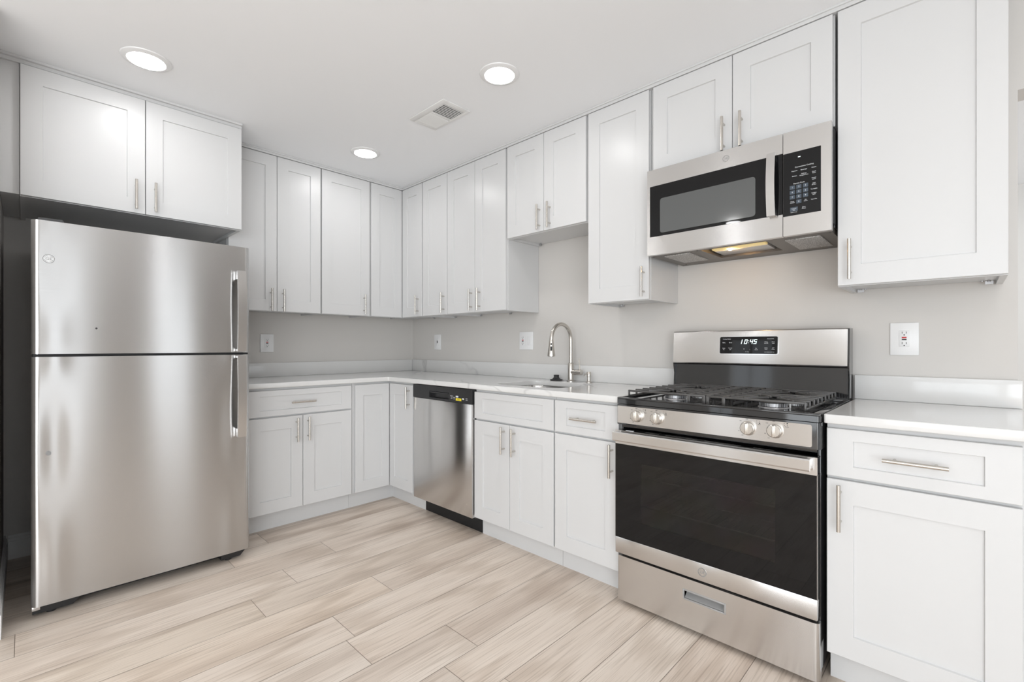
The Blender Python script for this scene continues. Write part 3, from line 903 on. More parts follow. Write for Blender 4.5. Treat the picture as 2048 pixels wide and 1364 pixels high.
# ------------------------------------------------------------------ logo badge
def badge(parent, T, a, z, n, rad, name='badge'):
    mb = MB(T)
    mb.cyl((a, n - 0.0005, z), (a, n + 0.0012, z), rad, n=40)
    b_ = mb.build(name, M['steel2'], parent)
    mb = MB(T)
    prof = []
    seg = 40
    for (r0, r1) in ((rad * 0.96, rad * 0.84),):
        ro = []; 
        for k in range(seg):
            a_ = 2 * PI * k / seg; a2 = 2 * PI * (k + 1) / seg
            mb.quad([(a + r0 * math.cos(a_), n + 0.0016, z + r0 * math.sin(a_)), (a + r0 * math.cos(a2), n + 0.0016, z + r0 * math.sin(a2)), (a + r1 * math.cos(a2), n + 0.0016, z + r1 * math.sin(a2)), (a + r1 * math.cos(a_), n + 0.0016, z + r1 * math.sin(a_))])
    # flourishes round the monogram
    for k in range(4):
        c_ = PI / 2 * k + PI / 4
        for t in range(7):
            u0 = c_ - 0.5 + t / 7.0; u1 = u0 + 1 / 7.0
            r0, r1 = rad * (0.66 + 0.08 * math.sin(t / 7 * PI)), rad * (0.60 + 0.08 * math.sin(t / 7 * PI))
            mb.quad([(a + r0 * math.cos(u0), n + 0.0016, z + r0 * math.sin(u0)), (a + r0 * math.cos(u1), n + 0.0016, z + r0 * math.sin(u1)), (a + r1 * math.cos(u1), n + 0.0016, z + r1 * math.sin(u1)), (a + r1 * math.cos(u0), n + 0.0016, z + r1 * math.sin(u0))])
    mb.build('emblem_ring', M['grey_ink'], b_, recalc=False)
    text_ob('monogram', [('GE', a, z, rad * 0.62)], M['grey_ink'], b_, T, n + 0.0012)
    return b_

# ------------------------------------------------------------------ refrigerator
FRG = thing('refrigerator', 'tall stainless steel top-freezer refrigerator standing left of the cabinets', 'refrigerator', (0.45, -2.06, 0))
FY0, FY1, FXF = -2.476, -1.648, 0.902
MB().box(0.06, 0.825, FY0 + 0.010, FY1 - 0.010, 0.045, 1.655, 0.006).build('body', M['darksteel'], FRG)
def fr_door(name, z0, z1, dents):
    hw = (FY1 - FY0) / 2; yc = (FY0 + FY1) / 2
    poly = [(0.833, FY0 + 0.002), (0.870, FY0)]
    cols = 72
    for k in range(cols + 1):
        t = -1 + 2 * k / cols
        t = math.copysign(1 - (1 - abs(t)) ** 1.5, t)
        edge = 0.018 * max(0.0, (abs(t) - 0.955) / 0.045) ** 2.2
        poly.append((FXF - 0.0055 * t * t - edge, yc + hw * t))
    poly += [(0.870, FY1), (0.833, FY1 - 0.002)]
    def fn(p, i):
        x, y, z = p
        t = (y - yc) / hw
        if 2 <= i < len(poly) - 2:
            zz = (z - z0) / (z1 - z0)
            w = 0.0030 * dents * math.exp(-((t + 0.83) / 0.10) ** 2) * math.sin(6.5 * zz + 0.6) 
            w += 0.0024 * dents * math.exp(-((t - 0.80) / 0.12) ** 2) * math.sin(6.0 * zz + 1.0)
            w += 0.0005 * math.sin(t * 5.0 + zz * 1.5)
            x += w
        return (x, y, z)
    mb = MB()
    mb.prism(poly, z0, z1, 'xy', slices=40, fn=fn)
    return mb.build(name, M['steel'], FRG, angle=40)
dt = fr_door('freezer_door', 1.106, 1.668, 0.35)
dl = fr_door('fridge_door', 0.050, 1.094, 1.0)
MB().box(0.826, 0.8325, FY0 + 0.014, FY1 - 0.014, 0.06, 1.65).build('door_gasket', M['rubber'], FRG)
MB().box(0.835, 0.880, FY0 + 0.006, FY1 - 0.006, 1.0955, 1.1045).build('door_gap_strip', M['blackm'], FRG)
def fr_handle(par, z0, z1, free_top):
    # flat band that bows away from the door, foot at the outer end
    prof = []
    n = 16
    ya, yb = -1.7215, -1.681
    za, zb_ = (z0, z1)
    outer = []; inner = []
    for k in range(n + 1):
        t = k / n
        z = za + (zb_ - za) * t
        s = t if free_top else 1 - t          # s=1 at the foot end (away from the door joint)
        x = 0.9480 + 0.010 * math.sin(PI * s) 
        outer.append((x, z)); inner.append((x - 0.012, z))
    poly = [(a, b) for a, b in outer] + [(a, b) for a, b in inner[::-1]]
    mb = MB()
    mb.prism(poly, ya, yb, 'xz')
    fz = zb_ - 0.045 if free_top else za
    mb.box(0.893, 0.945, ya + 0.001, yb - 0.001, fz + 0.001, fz + 0.044, 0.002)
    jz = za + 0.001 if free_top else zb_ - 0.013
    mb.box(0.893, 0.945, ya + 0.001, yb - 0.001, jz, jz + 0.012, 0.002)
    mb.build('handle', M['steel2'], par, angle=40)
fr_handle(dt, 1.112, 1.535, True)
fr_handle(dl, 0.662, 1.090, False)
badge(dt, frameA, -2.4235, 1.508, 0.8975, 0.0195)
MB(frameA).cyl((-2.2725, 0.8985, 1.218), (-2.2725, 0.9015, 1.218), 0.004, n=16).build('screw_hole_plug', M['ink'], dt)
MB(frameA).cyl((-2.424, 0.893, 0.687), (-2.424, 0.8995, 0.687), 0.0085, n=20).build('screw_hole_plug', M['grey_ink'], dl)
MB().box(0.78, 0.835, FY0 + 0.03, FY1 - 0.03, 0.018, 0.075, 0.003).build('base_grille', M['blackp'], FRG)
for (ya, yb) in ((FY0 + 0.004, FY0 + 0.16), (FY1 - 0.13, FY1 - 0.01)):
    mb = MB()
    mb.prism([(ya, 0.012), (yb - 0.03, 0.012), (yb, 0.046), (ya, 0.046)], 0.80, 0.868, 'yz')
    mb.cyl((0.84, (ya + yb) / 2 - 0.02, 0.0), (0.84, (ya + yb) / 2 - 0.02, 0.012), 0.016, n=18)
    mb.build('roller_foot', M['blackp'], FRG)
for y in (FY0 + 0.1, FY1 - 0.1):
    MB().cyl((0.14, y, 0.0), (0.14, y, 0.046), 0.02, n=16).build('rear_foot', M['blackp'], FRG)
MB().box(0.858, 0.880, FY0 + 0.002, FY0 + 0.028, 0.030, 0.0495, 0.002).build('hinge', M['chrome'], FRG)
MB().box(0.78, 0.875, FY0 + 0.02, FY0 + 0.10, 1.6555, 1.684, 0.006).build('hinge_cover', M['darksteel'], FRG)

# ------------------------------------------------------------------ dishwasher
DW = thing('dishwasher', 'stainless steel dishwasher with a black control panel, built in left of the sink cabinet', 'dishwasher', (1.257, -0.3, 0))
MB(frameB).box(0.9870, 1.5645, 0.06, 0.600, 0.095, 0.874, 0.003).build('tub', M['darksteel'], DW)
MB(frameB).box(0.9545, 1.5615, 0.6105, 0.640, 0.108, 0.790, 0.004).build('door', M['steel2'], DW)
MB(frameB).box(0.9870, 1.5645, 0.550, 0.562, 0.004, 0.094, 0.002).build('toe_panel', M['blackm'], DW)
# panel with finger pocket
mb = MB(frameB)
a0, a1, z0, z1, nf = 0.9530, 1.5625, 0.7915, 0.8790, 0.643
p0, p1, q0, q1 = 1.138, 1.343, 0.803, 0.845
mb.box(a0, p0, 0.6105, nf, z0, z1, 0.0); mb.box(p1, a1, 0.6105, nf, z0, z1, 0.0)
mb.box(p0, p1, 0.6105, nf, z0, q0); mb.box(p0, p1, 0.6105, nf, q1, z1)
mb.box(p0, p1, 0.6105, 0.618, q0, q1)
cp = mb.build('control_panel', M['blackp'], DW)
mb = MB(frameB)
mb.cyl((p0 + 0.004, nf - 0.006, q1 - 0.006), (p1 - 0.004, nf - 0.006, q1 - 0.006), 0.0055, n=12)
mb.build('pocket_lip', M['black'], cp)
MB(frameB).box(1.413, 1.466, nf, nf + 0.0006, 0.8025, 0.8180).build('yellow_sticker', M['yellow'], cp, 'yellow sticker')
text_ob('sticker_lettering', [('10 yr', 1.4395, 0.8103, 0.008)], M['ink'], cp, frameB, nf + 0.0006)
MB(frameB).box(1.413, 1.437, nf, nf + 0.0006, 0.8225, 0.8325).build('white_sticker', M['white_ink'], cp, 'small white sticker')
MB(frameB).box(1.474, 1.490, nf, nf + 0.0006, 0.8130, 0.8210).build('white_sticker', M['white_ink'], cp, 'small white sticker')
text_ob('option_lettering', [('HEATED DRY', 1.372, 0.828, 0.0035), ('STEAM', 1.372, 0.820, 0.0035), ('BOOST', 1.372, 0.812, 0.0035)], M['white_ink'], cp, frameB, nf)
text_ob('start_lettering', [('START', 1.515, 0.820, 0.0045), ('CANCEL', 1.515, 0.811, 0.0035)], M['white_ink'], cp, frameB, nf)
text_ob('cycle_lettering', [('NORMAL', 1.397, 0.820, 0.0035), ('LIGHT', 1.397, 0.811, 0.0035)], M['white_ink'], cp, frameB, nf)

# ------------------------------------------------------------------ microwave
MW = thing('microwave', 'stainless steel over-the-range microwave with a lit lamp underneath', 'microwave', (2.946, -0.2, 1.575))
mx0, mx1, mz0, mz1 = 2.5715, 3.3200, 1.575, 1.984
MB(frameB).box(mx0 + 0.003, mx1 - 0.004, 0.003, 0.300, 1.600, mz1, 0.002).box(mx0 + 0.003, mx1 - 0.004, 0.326, 0.372, 1.600, mz1 + 0.0, 0.002).build('body', M['blackp'], MW)
mf = 0.400
def mw_frame(name, a0, a1, gx0, gx1, gz0, gz1):
    mb = MB(frameB)
    mb.box(a0, gx0, 0.374, mf, mz0, mz1, 0.0); mb.box(gx1, a1, 0.374, mf, mz0, mz1, 0.0) if a1 - gx1 > 0.001 else None
    mb.box(gx0, gx1, 0.374, mf, mz0, gz0); mb.box(gx0, gx1, 0.374, mf, gz1, mz1)
    return mb.build(name, M['steel2'], MW)
md = mw_frame('door', mx0, 3.1575, 2.586, 3.1575, 1.6625, 1.9050)
def rrect(T, a0, a1, z0, z1, n, t, rad):
    mb = MB(T)
    poly = rounded_poly([(a0, z0), (a1, z0), (a1, z1), (a0, z1)], rad)
    mb.prism(poly, n, n + t, 'xz')
    return mb
rrect(frameB, 2.5865, 3.1572, 1.6630, 1.9045, 0.376, mf - 0.376 + 0.0004, [0.010, 0.0, 0.0, 0.010]).build('door_glass', M['gl_panel'], md)
rrect(frameB, 2.638, 3.057, 1.6765, 1.8400, mf + 0.0004, 0.0006, 0.012).build('window_screen', M['mwwin'], md, 'grey see-through window')
mb = MB(frameB)
prof = []
for k in range(15):
    t = k / 14
    prof.append((mf + 0.026 + 0.012 * math.sin(PI * t), 1.660 + 0.250 * t))
poly = [(n_, z_) for n_, z_ in prof] + [(n_ - 0.010, z_) for n_, z_ in prof[::-1]]
mb.prism(poly, 3.106, 3.137, 'yz')
mb.box(3.108, 3.135, mf - 0.001, mf + 0.026, 1.662, 1.690, 0.001); mb.box(3.108, 3.135, mf - 0.001, mf + 0.026, 1.880, 1.908, 0.001)
mb.build('handle', M['steel2'], md, angle=40)
badge(md, frameB, 2.940, 1.9460, mf, 0.0140)
mc = mw_frame('control_panel', 3.1595, mx1, 3.1595 + 0.0002, 3.2870, 1.6520, 1.9000)
rrect(frameB, 3.1597, 3.2868, 1.6525, 1.8995, 0.376, mf - 0.376 + 0.0004, [0.0, 0.010, 0.010, 0.0]).build('touch_panel', M['gl_panel'], mc)
nt_ = mf + 0.0005
mb = MB(frameB)
keys = {}
for i in range(3):
    for j in range(3):
        keys[str(1 + i + 3 * j)] = (3.1915 + 0.0225 * i, 1.7615 - 0.0190 * j)
keys['0'] = (3.214, 1.7035)
for k_, (a, z) in keys.items(): mb.box(a - 0.0088, a + 0.0088, nt_ - 0.0002, nt_ + 0.0003, z - 0.0075, z + 0.0075)
mb.box(3.184, 3.210, nt_ - 0.0002, nt_ + 0.0003, 1.6675, 1.6840)
mb.build('number_keys', M['bluepad'], mc)
items = [(k_, a, z, 0.0060) for k_, (a, z) in keys.items()]
items += [('Convenience Cooking', 3.232, 1.8385, 0.0050), ('Popcorn', 3.199, 1.8250, 0.0042), ('Beverage', 3.231, 1.8240, 0.0042), ('Potato', 3.2645, 1.8240, 0.0042),
          ('Reheat', 3.199, 1.8050, 0.0042), ('Defrost', 3.231, 1.8085, 0.0040), ('Weight/Time', 3.231, 1.8025, 0.0040), ('Cook', 3.2645, 1.8075, 0.0040), ('Time', 3.2645, 1.8020, 0.0040),
          ('Power', 3.2645, 1.7840, 0.0040), ('Level', 3.2645, 1.7785, 0.0040), ('Add', 3.2645, 1.7630, 0.0040), ('30 Sec', 3.2645, 1.7575, 0.0040), ('Turntable', 3.2645, 1.7410, 0.0040),
          ('Surface', 3.2645, 1.7260, 0.0040), ('Light', 3.2645, 1.7205, 0.0040), ('Vent Fan', 3.2645, 1.7020, 0.0040), ('Express Cook', 3.2145, 1.7755, 0.0048),
          ('Timer', 3.1915, 1.7065, 0.0038), ('On/Off', 3.1915, 1.7015, 0.0038), ('Set', 3.237, 1.7060, 0.0038), ('Clock', 3.237, 1.7010, 0.0038),
          ('Cancel', 3.197, 1.6780, 0.0042), ('Off', 3.197, 1.6720, 0.0042), ('Hold to Lock', 3.197, 1.6640, 0.0030), ('Start', 3.231, 1.6790, 0.0042), ('Pause', 3.231, 1.6735, 0.0042)]
text_ob('key_lettering', items, M['white_ink'], mc, frameB, nt_ + 0.0002)
MB(frameB).box(3.211, 3.219, nt_, nt_ + 0.0005, 1.8755, 1.8785).build('clock_dash', M['digit'], mc, 'small lit dash on the display')
# underside
def yy(v): return -v
mb = MB()
zb0, zb1 = 1.5745, 1.5990
hx0, hx1, hy0, hy1 = 2.815, 3.085, -0.375, -0.105
mb.box(mx0 + 0.004, hx0, -0.372, -0.004, zb0, zb1); mb.box(hx1, mx1 - 0.005, -0.372, -0.004, zb0, zb1)
mb.box(hx0, hx1, hy1, -0.004, zb0, zb1)
mb.box(hx0, hx1, -0.372, -0.355, zb0, zb1)
mb.box(hx0, hx1, -0.355, hy1, zb1 - 0.002, zb1)
mb.build('bottom_plate', M['mwbot'], MW)
MB().prism([(hx0, -0.355), (hx1 + 0.01, -0.355), (hx1 - 0.02, -0.268), (hx0 + 0.02, -0.268)], zb1 - 0.0045, zb1 - 0.0025, 'xy').build('vent_recess', M['blackm'], MW)
MB().box(hx0 + 0.012, hx1 - 0.030, -0.262, -0.225, zb1 - 0.012, zb1 - 0.003, 0.001).build('lamp_reflector', M['lampglow'], MW, 'yellow lit lamp housing')
MB().box(hx0 + 0.012, hx1 - 0.030, -0.224, -0.108, zb1 - 0.014, zb1 - 0.004, 0.001).build('lamp_lens', M['lens'], MW, 'frosted rectangular lamp cover')
MB().lathe((2.905, -0.248, zb1 - 0.0125), [(0.012, 0.0), (0.010, -0.005), (0.004, -0.008)], n=18).build('bulb', M['bulb'], MW, 'glowing warm bulb')
for (x0, x1, ya, yb) in ((2.632, 2.757, -0.345, -0.115), (3.148, 3.272, -0.325, -0.085)):
    mb = MB()
    mb.box(x0, x1, ya, yb, zb0 - 0.004, zb0 + 0.001, 0.001)
    mb.build('grease_filter', M['filter'], MW)
mb = MB()
for (x, y) in ((2.585, -0.36), (2.612, -0.05), (2.80, -0.362), (3.308, -0.35)): mb.cyl((x, y, zb0 - 0.001), (x, y, zb0 + 0.001), 0.004, n=12)
mb.build('screws', M['ink'], MW)
# side vent fins on the right flank
mb = MB(frameB)
for k in range(3): mb.box(mx1 - 0.004, mx1 - 0.0015, 0.338 - 0.016 * k, 0.346 - 0.016 * k, 1.61, 1.975)
mb.build('side_fins', M['darksteel'], MW)

# ------------------------------------------------------------------ gas range
RG = thing('gas_range', 'stainless steel gas range with black cooktop and oven window, under the microwave', 'gas range', (2.95, -0.35, 0))
rx0, rx1 = 2.5680, 3.3330
mb = MB(frameB)
mb.box(rx0 + 0.002, rx0 + 0.012, 0.030, 0.635, 0.045, 0.884, 0.002); mb.box(rx1 - 0.012, rx1 - 0.002, 0.030, 0.635, 0.045, 0.884, 0.002)
mb.box(rx0 + 0.012, rx1 - 0.012, 0.030, 0.045, 0.045, 0.884)
mb.box(rx0 + 0.012, rx1 - 0.012, 0.045, 0.630, 0.045, 0.055)
mb.box(rx0 + 0.012, rx1 - 0.012, 0.615, 0.635, 0.215, 0.235); mb.box(rx0 + 0.012, rx1 - 0.012, 0.600, 0.640, 0.780, 0.800)
mb.build('body', M['black'], RG)
# cavity open to the front
mb = MB(frameB)
c0, c1_, cz0, cz1 = 2.64, 3.26, 0.32, 0.68
mb.box(c0 - 0.01, c0, 0.16, 0.634, cz0, cz1); mb.box(c1_, c1_ + 0.01, 0.16, 0.634, cz0, cz1)
mb.box(c0 - 0.01, c1_ + 0.01, 0.16, 0.634, cz0 - 0.01, cz0); mb.box(c0 - 0.01, c1_ + 0.01, 0.16, 0.634, cz1, cz1 + 0.01)
mb.box(c0 - 0.01, c1_ + 0.01, 0.15, 0.16, cz0 - 0.01, cz1 + 0.01)
mb.build('oven_cavity', M['cavity'], RG)
for z in (0.43, 0.555):
    mb = MB(frameB)
    mb.cyl((c0 + 0.003, 0.60, z), (c1_ - 0.003, 0.60, z), 0.0035, n=8); mb.cyl((c0 + 0.003, 0.20, z), (c1_ - 0.003, 0.20, z), 0.0035, n=8)
    mb.cyl((c0 + 0.003, 0.40, z), (c1_ - 0.003, 0.40, z), 0.003, n=8)
    for k in range(23): 
        a = c0 + 0.02 + k * (c1_ - c0 - 0.04) / 22
        mb.cyl((a, 0.20, z + 0.004), (a, 0.60, z + 0.004), 0.0018, n=6)
    mb.build('oven_rack', M['chrome'], RG)
# drawer with pocket
mb = MB(frameB)
dn0, dn1, dz0, dz1 = 0.636, 0.668, 0.022, 0.216
px0, px1, pz0, pz1 = 2.868, 3.034, 0.131, 0.172
def side_round(mb, a0, a1, n0_, n1_, z0_, z1_, rad, only=None):
    poly = rounded_poly([(a0, n0_), (a1, n0_), (a1, n1_), (a0, n1_)], [0, 0, rad if only != 'L' else 0, rad if only != 'R' else 0])
    mb.prism(poly, z0_, z1_, 'xy')
poly = rounded_poly([(rx0, dn0), (px0, dn0), (px0, dn1), (rx0, dn1)], [0, 0, 0, 0.012]); mb.prism(poly, dz0, dz1, 'xy')
poly = rounded_poly([(px1, dn0), (rx1, dn0), (rx1, dn1), (px1, dn1)], [0, 0, 0.018, 0]); mb.prism(poly, dz0, dz1, 'xy')
mb.box(px0, px1, dn0, dn1, dz0, pz0); mb.box(px0, px1, dn0, dn1, pz1, dz1)
dr = mb.build('storage_drawer', M['steel2'], RG, angle=40)
mb = MB(frameB)
e = 0.006
mb.box(px0, px0 + e, dn1 - 0.004, dn1 + 0.002, pz0, pz1, 0.001); mb.box(px1 - e, px1, dn1 - 0.004, dn1 + 0.002, pz0, pz1, 0.001)
mb.box(px0 + e, px1 - e, dn1 - 0.004, dn1 + 0.002, pz0, pz0 + e, 0.001); mb.box(px0 + e, px1 - e, dn1 - 0.004, dn1 + 0.002, pz1 - e, pz1, 0.001)
mb.box(px0 + e, px1 - e, dn0 + 0.001, dn0 + 0.004, pz0 + e, pz1 - e)
mb.prism([(dn0 + 0.004, pz0 + e), (dn1 - 0.004, pz0 + e), (dn0 + 0.004, pz0 + 0.024)], px0 + e, px1 - e, 'yz')
mb.build('pull_pocket', plain('grey_plastic', (0.42, 0.42, 0.42), 0.3, metal=0.4), dr)
# oven door
ofz0, ofz1, of0, of1 = 0.232, 0.771, 0.638, 0.682
mb = MB(frameB)
mb.box(rx0, rx1 - 0.003, of0, of1, ofz0, 0.302, 0.003)
mb.box(rx0, rx1 - 0.003, of1 - 0.006, of1, 0.712, ofz1 - 0.002, 0.0)
# top face with slots
slots = [(2.700, 2.762), (2.790, 2.920), (2.950, 3.085), (3.128, 3.195)]
ys0, ys1 = 0.655, 0.663
mb.box(rx0, rx1 - 0.003, of0, ys0, ofz1 - 0.004, ofz1); mb.box(rx0, rx1 - 0.003, ys1, of1 - 0.0005, ofz1 - 0.004, ofz1)
c = rx0
for (s0, s1) in slots:
    mb.box(c, s0, ys0, ys1, ofz1 - 0.004, ofz1); c = s1
mb.box(c, rx1 - 0.003, ys0, ys1, ofz1 - 0.004, ofz1)
for (a, b_) in ((rx0, rx0 + 0.0004), (rx1 - 0.0044, rx1 - 0.003)): mb.box(a, b_, of0, of1, 0.300, 0.713)
od = mb.build('oven_door', M['steel2'], RG, angle=40)
MB(frameB).box(rx0 + 0.004, rx1 - 0.007, of0, of0 + 0.012, 0.712, ofz1 - 0.005).build('door_inner', M['blackm'], od)
wx0, wx1, wz0, wz1 = 2.690, 3.205, 0.385, 0.640
mb = MB(frameB)
gz0, gz1 = 0.3025, 0.7115
g0, g1 = rx0 + 0.0005, rx1 - 0.0045
mb.box(g0, wx0, of1 - 0.012, of1 - 0.0005, gz0, gz1); mb.box(wx1, g1, of1 - 0.012, of1 - 0.0005, gz0, gz1)
mb.box(wx0, wx1, of1 - 0.012, of1 - 0.0005, gz0, wz0); mb.box(wx0, wx1, of1 - 0.012, of1 - 0.0005, wz1, gz1)
mb.build('door_glass', M['gl_panel'], od, 'black glass front')
MB(frameB).box(wx0 + 0.0002, wx1 - 0.0002, of1 - 0.004, of1 - 0.0006, wz0 + 0.0002, wz1 - 0.0002).build('oven_window', M['ovenglass'], od, 'see-through oven window')
mb = MB(frameB)
hn = 0.716
poly = rounded_poly([(2.5720, hn - 0.004), (2.5720, hn - 0.014), (3.3180, hn - 0.014), (3.3180, hn - 0.004), (3.3120, hn), (2.5780, hn)], 0)
mb.prism([(hn - 0.012, 0.730), (hn - 0.003, 0.728), (hn, 0.733), (hn, 0.764), (hn - 0.003, 0.769), (hn - 0.012, 0.769)], 2.5730, 3.3140, 'yz')
for (a, b_) in ((2.5735, 2.592), (3.3000, 3.3135)): mb.box(a, b_, of1 - 0.002, hn - 0.006, 0.734, 0.7665, 0.001)
mb.build('handle', M['steel2'], od, angle=30)
badge(od, frameB, 2.9510, 0.2680, of1, 0.0170)
MB(frameB).box(2.615, 2.650, 0.6645, 0.676, ofz1, ofz1 + 0.0008).build('label_sticker', M['white_ink'], od, 'small white sticker on the door top')
# strip between door and control panel
MB(frameB).box(rx0 + 0.004, rx1 - 0.004, 0.600, 0.650, 0.8005, 0.802).build('gap_strip', M['black'], RG)
# control panel
mb = MB(frameB)
poly = rounded_poly([(rx0 - 0.001, 0.600), (rx1 + 0.003, 0.600), (rx1 + 0.003, 0.668), (rx0 - 0.001, 0.668)], [0, 0, 0.014, 0.006]); mb.prism(poly, 0.795, 0.884, 'xy')
kp = mb.build('knob_panel', M['black'], RG, angle=40)
rrect(frameB, rx0 + 0.004, 3.3120, 0.8015, 0.8765, 0.667, 0.0030, [0.003, 0.006, 0.006, 0.003]).build('panel_face', M['steel2'], kp, 'stainless steel face')
kn = 0.670
for (a, z) in ((2.668, 0.840), (2.760, 0.8405), (3.1130, 0.8425), (3.2010, 0.8440)):
    kb = MB(frameB).lathe((a, kn, z), [(0.0265, 0.0), (0.0265, 0.004), (0.0235, 0.006), (0.0225, 0.020), (0.0200, 0.0225), (0.010, 0.0228)], axis=(0, 1, 0), n=40)
    kb_ = kb.build('knob', M['nickel'], kp)
    MB(frameB).box(a - 0.0042, a + 0.0042, kn + 0.019, kn + 0.0325, z - 0.0205, z + 0.0205, 0.003).build('knob_grip', M['nickel'], kb_)
items = []
dots = MB(frameB)
for (a, z), s in (((2.668, 0.840), 'Front'), ((2.760, 0.8405), 'Rear'), ((3.1130, 0.8425), 'Rear'), ((3.2010, 0.8440), 'Front')):
    items += [('OFF', a - 0.004, z + 0.0310, 0.0036), ('Lite', a - 0.026, z + 0.024, 0.0036), ('HI', a - 0.032, z - 0.014, 0.0036), ('LO', a - 0.020, z - 0.0285, 0.0036), (s, a + 0.037, z + 0.0165, 0.0036)]
    for (u, w) in ((0.031, 0.025), (0.040, 0.025), (0.031, 0.0325), (0.040, 0.0325)):
        rr = 0.0022 if (u, w) == (0.040, 0.0325) and s == 'Front' or (u, w) == (0.040, 0.025) and s == 'Rear' else 0.0011
        dots.cyl((a + u - 0.002, kn + 0.0, z + w - 0.004), (a + u - 0.002, kn + 0.0004, z + w - 0.004), rr, n=12)
text_ob('knob_markings', items, M['ink'], kp, frameB, kn)
dots.build('burner_marks', M['ink'], kp)
# cooktop: rimmed black pan
mb = MB(frameB)
ct0, ct1 = rx0 - 0.001, rx1 + 0.003
ty = 0.668
poly = rounded_poly([(ct0, 0.075), (ct1, 0.075), (ct1, ty), (ct0, ty)], [0, 0, 0.012, 0.006])
mb.prism(poly, 0.8865, 0.9060, 'xy')
mb.box(ct0 + 0.001, ct1 - 0.001, ty - 0.022, ty - 0.001, 0.9050, 0.9140, 0.003)
mb.box(ct0 + 0.001, ct0 + 0.016, 0.085, ty - 0.010, 0.9050, 0.9140, 0.003); mb.box(ct1 - 0.024, ct1 - 0.001, 0.085, ty - 0.010, 0.9050, 0.9140, 0.003)
mb.build('cooktop', M['black'], RG, angle=40)
# burners
for (a, n_, rr) in ((2.752, 0.485, 0.045), (3.150, 0.500, 0.050), (2.752, 0.215, 0.038), (3.150, 0.215, 0.045)):
    mb = MB(frameB).lathe((a, n_, 0.9062), [(rr * 1.06, 0.0), (rr * 1.04, 0.002), (rr * 0.92, 0.003), (rr * 0.86, 0.005), (rr * 0.86, 0.017), (rr * 0.5, 0.017)], n=40)
    for q_ in range(30):
        mb.box(rr * 0.84, rr * 0.96, -rr * 0.055, rr * 0.055, 0.9105, 0.9235, xf=Matrix.Translation((a, n_, 0)) @ Matrix.Rotation(2 * PI * q_ / 30, 4, 'Z'))
    bn = mb.build('burner', M['alu'], RG)
    MB(frameB).lathe((a, n_, 0.9236), [(rr * 1.02, 0.0), (rr * 1.04, 0.003), (rr * 0.98, 0.006), (rr * 0.5, 0.0075), (0.004, 0.0078)], n=40).build('burner_cap', M['capm'], bn)
    MB(frameB).cyl((a + rr * 1.1, n_ - 0.01, 0.9062), (a + rr * 1.1, n_ - 0.01, 0.925), 0.003, n=10).build('igniter', M['plate'], bn)
# grates
def grate(a0, a1, outer_left):
    mb = MB(frameB)
    zt, th, hb = 0.9450, 0.0095, 0.0085
    ys = [0.620 - 0.0650 * i for i in range(9)]
    rail = a1 - 0.0660 if outer_left else a0 + 0.0660
    aout = a0 if outer_left else a1
    ain = a1 if outer_left else a0
    bc = 2.752 if outer_left else 3.150
    for i, y in enumerate(ys):
        segs = [(a0, a1)]
        if i in (2, 6): segs = [(a0, bc - 0.055), (bc + 0.055, a1)]
        if i in (1, 3, 5, 7): segs = [(a0, bc - 0.075), (bc + 0.075, a1)] if i in (1, 5) else [(a0, a1)]
        for (p, q_) in segs: mb.box(p, q_, y - th / 2, y + th / 2, zt - hb, zt, 0.0022)
        # turned-down end
        mb.box(aout - 0.006 if not outer_left else aout, aout if not outer_left else aout + 0.006, y - th / 2, y + th / 2, 0.9150, zt - 0.002, 0.0015)
    for a in (rail, ain + (-0.005 if outer_left else 0.005)):
        mb.box(a - th / 2, a + th / 2, ys[-1], ys[0], zt - hb, zt + 0.0005, 0.0022)
        for y in (ys[0], ys[4], ys[-1]): mb.box(a - 0.006, a + 0.006, y - 0.005, y + 0.005, 0.9065, zt - 0.004, 0.0015)
    mb.box(aout - 0.006 if not outer_left else aout, aout if not outer_left else aout + 0.006, ys[-1] - 0.004, ys[0] + 0.004, 0.9145, 0.9230, 0.0015)
    for yb in ((ys[0] - 0.135), (ys[0] - 0.405)):
        for k in range(4):
            an = PI / 4 + k * PI / 2
            dx, dy = math.cos(an), math.sin(an)
            Rm = Matrix.Translation((bc, yb, 0)) @ Matrix.Rotation(an, 4, 'Z')
            mb.box(0.022, 0.120 if k in (0, 1, 2, 3) else 0.1, -th / 2, th / 2, zt - hb, zt, 0.0022, xf=Rm)
    mb.build('grate', M['iron'], RG)
grate(2.5975, 2.9385, True)
grate(2.9430, 3.2850, False)
# backguard
mb = MB(frameB)
mb.prism([(0.026, 0.905), (0.098, 0.905), (0.090, 1.046), (0.026, 1.046)], 2.5690, 3.3280, 'yz')
mb.box(2.5680, 3.3310, 0.026, 0.080, 1.046, 1.2150, 0.003)
for (a, b_) in ((3.3275, 3.3330), (2.5670, 2.5725)): mb.prism([(0.026, 0.905), (0.106, 0.905), (0.098, 1.00), (0.110, 1.05), (0.098, 1.214), (0.026, 1.216)], a, b_, 'yz')
mb.box(rx0 + 0.01, rx1 - 0.01, 0.080, 0.118, 0.9045, 0.9155, 0.003)
bgd = mb.build('backguard', M['black'], RG, angle=40)
mb = MB(frameB)
mb.prism(rounded_poly([(0.070, 1.050), (0.116, 1.050), (0.102, 1.2165), (0.070, 1.2165)], [0, 0.008, 0.008, 0]), 2.5690, 3.3270, 'yz')
bf = mb.build('control_fascia', M['steel2'], bgd, angle=40)
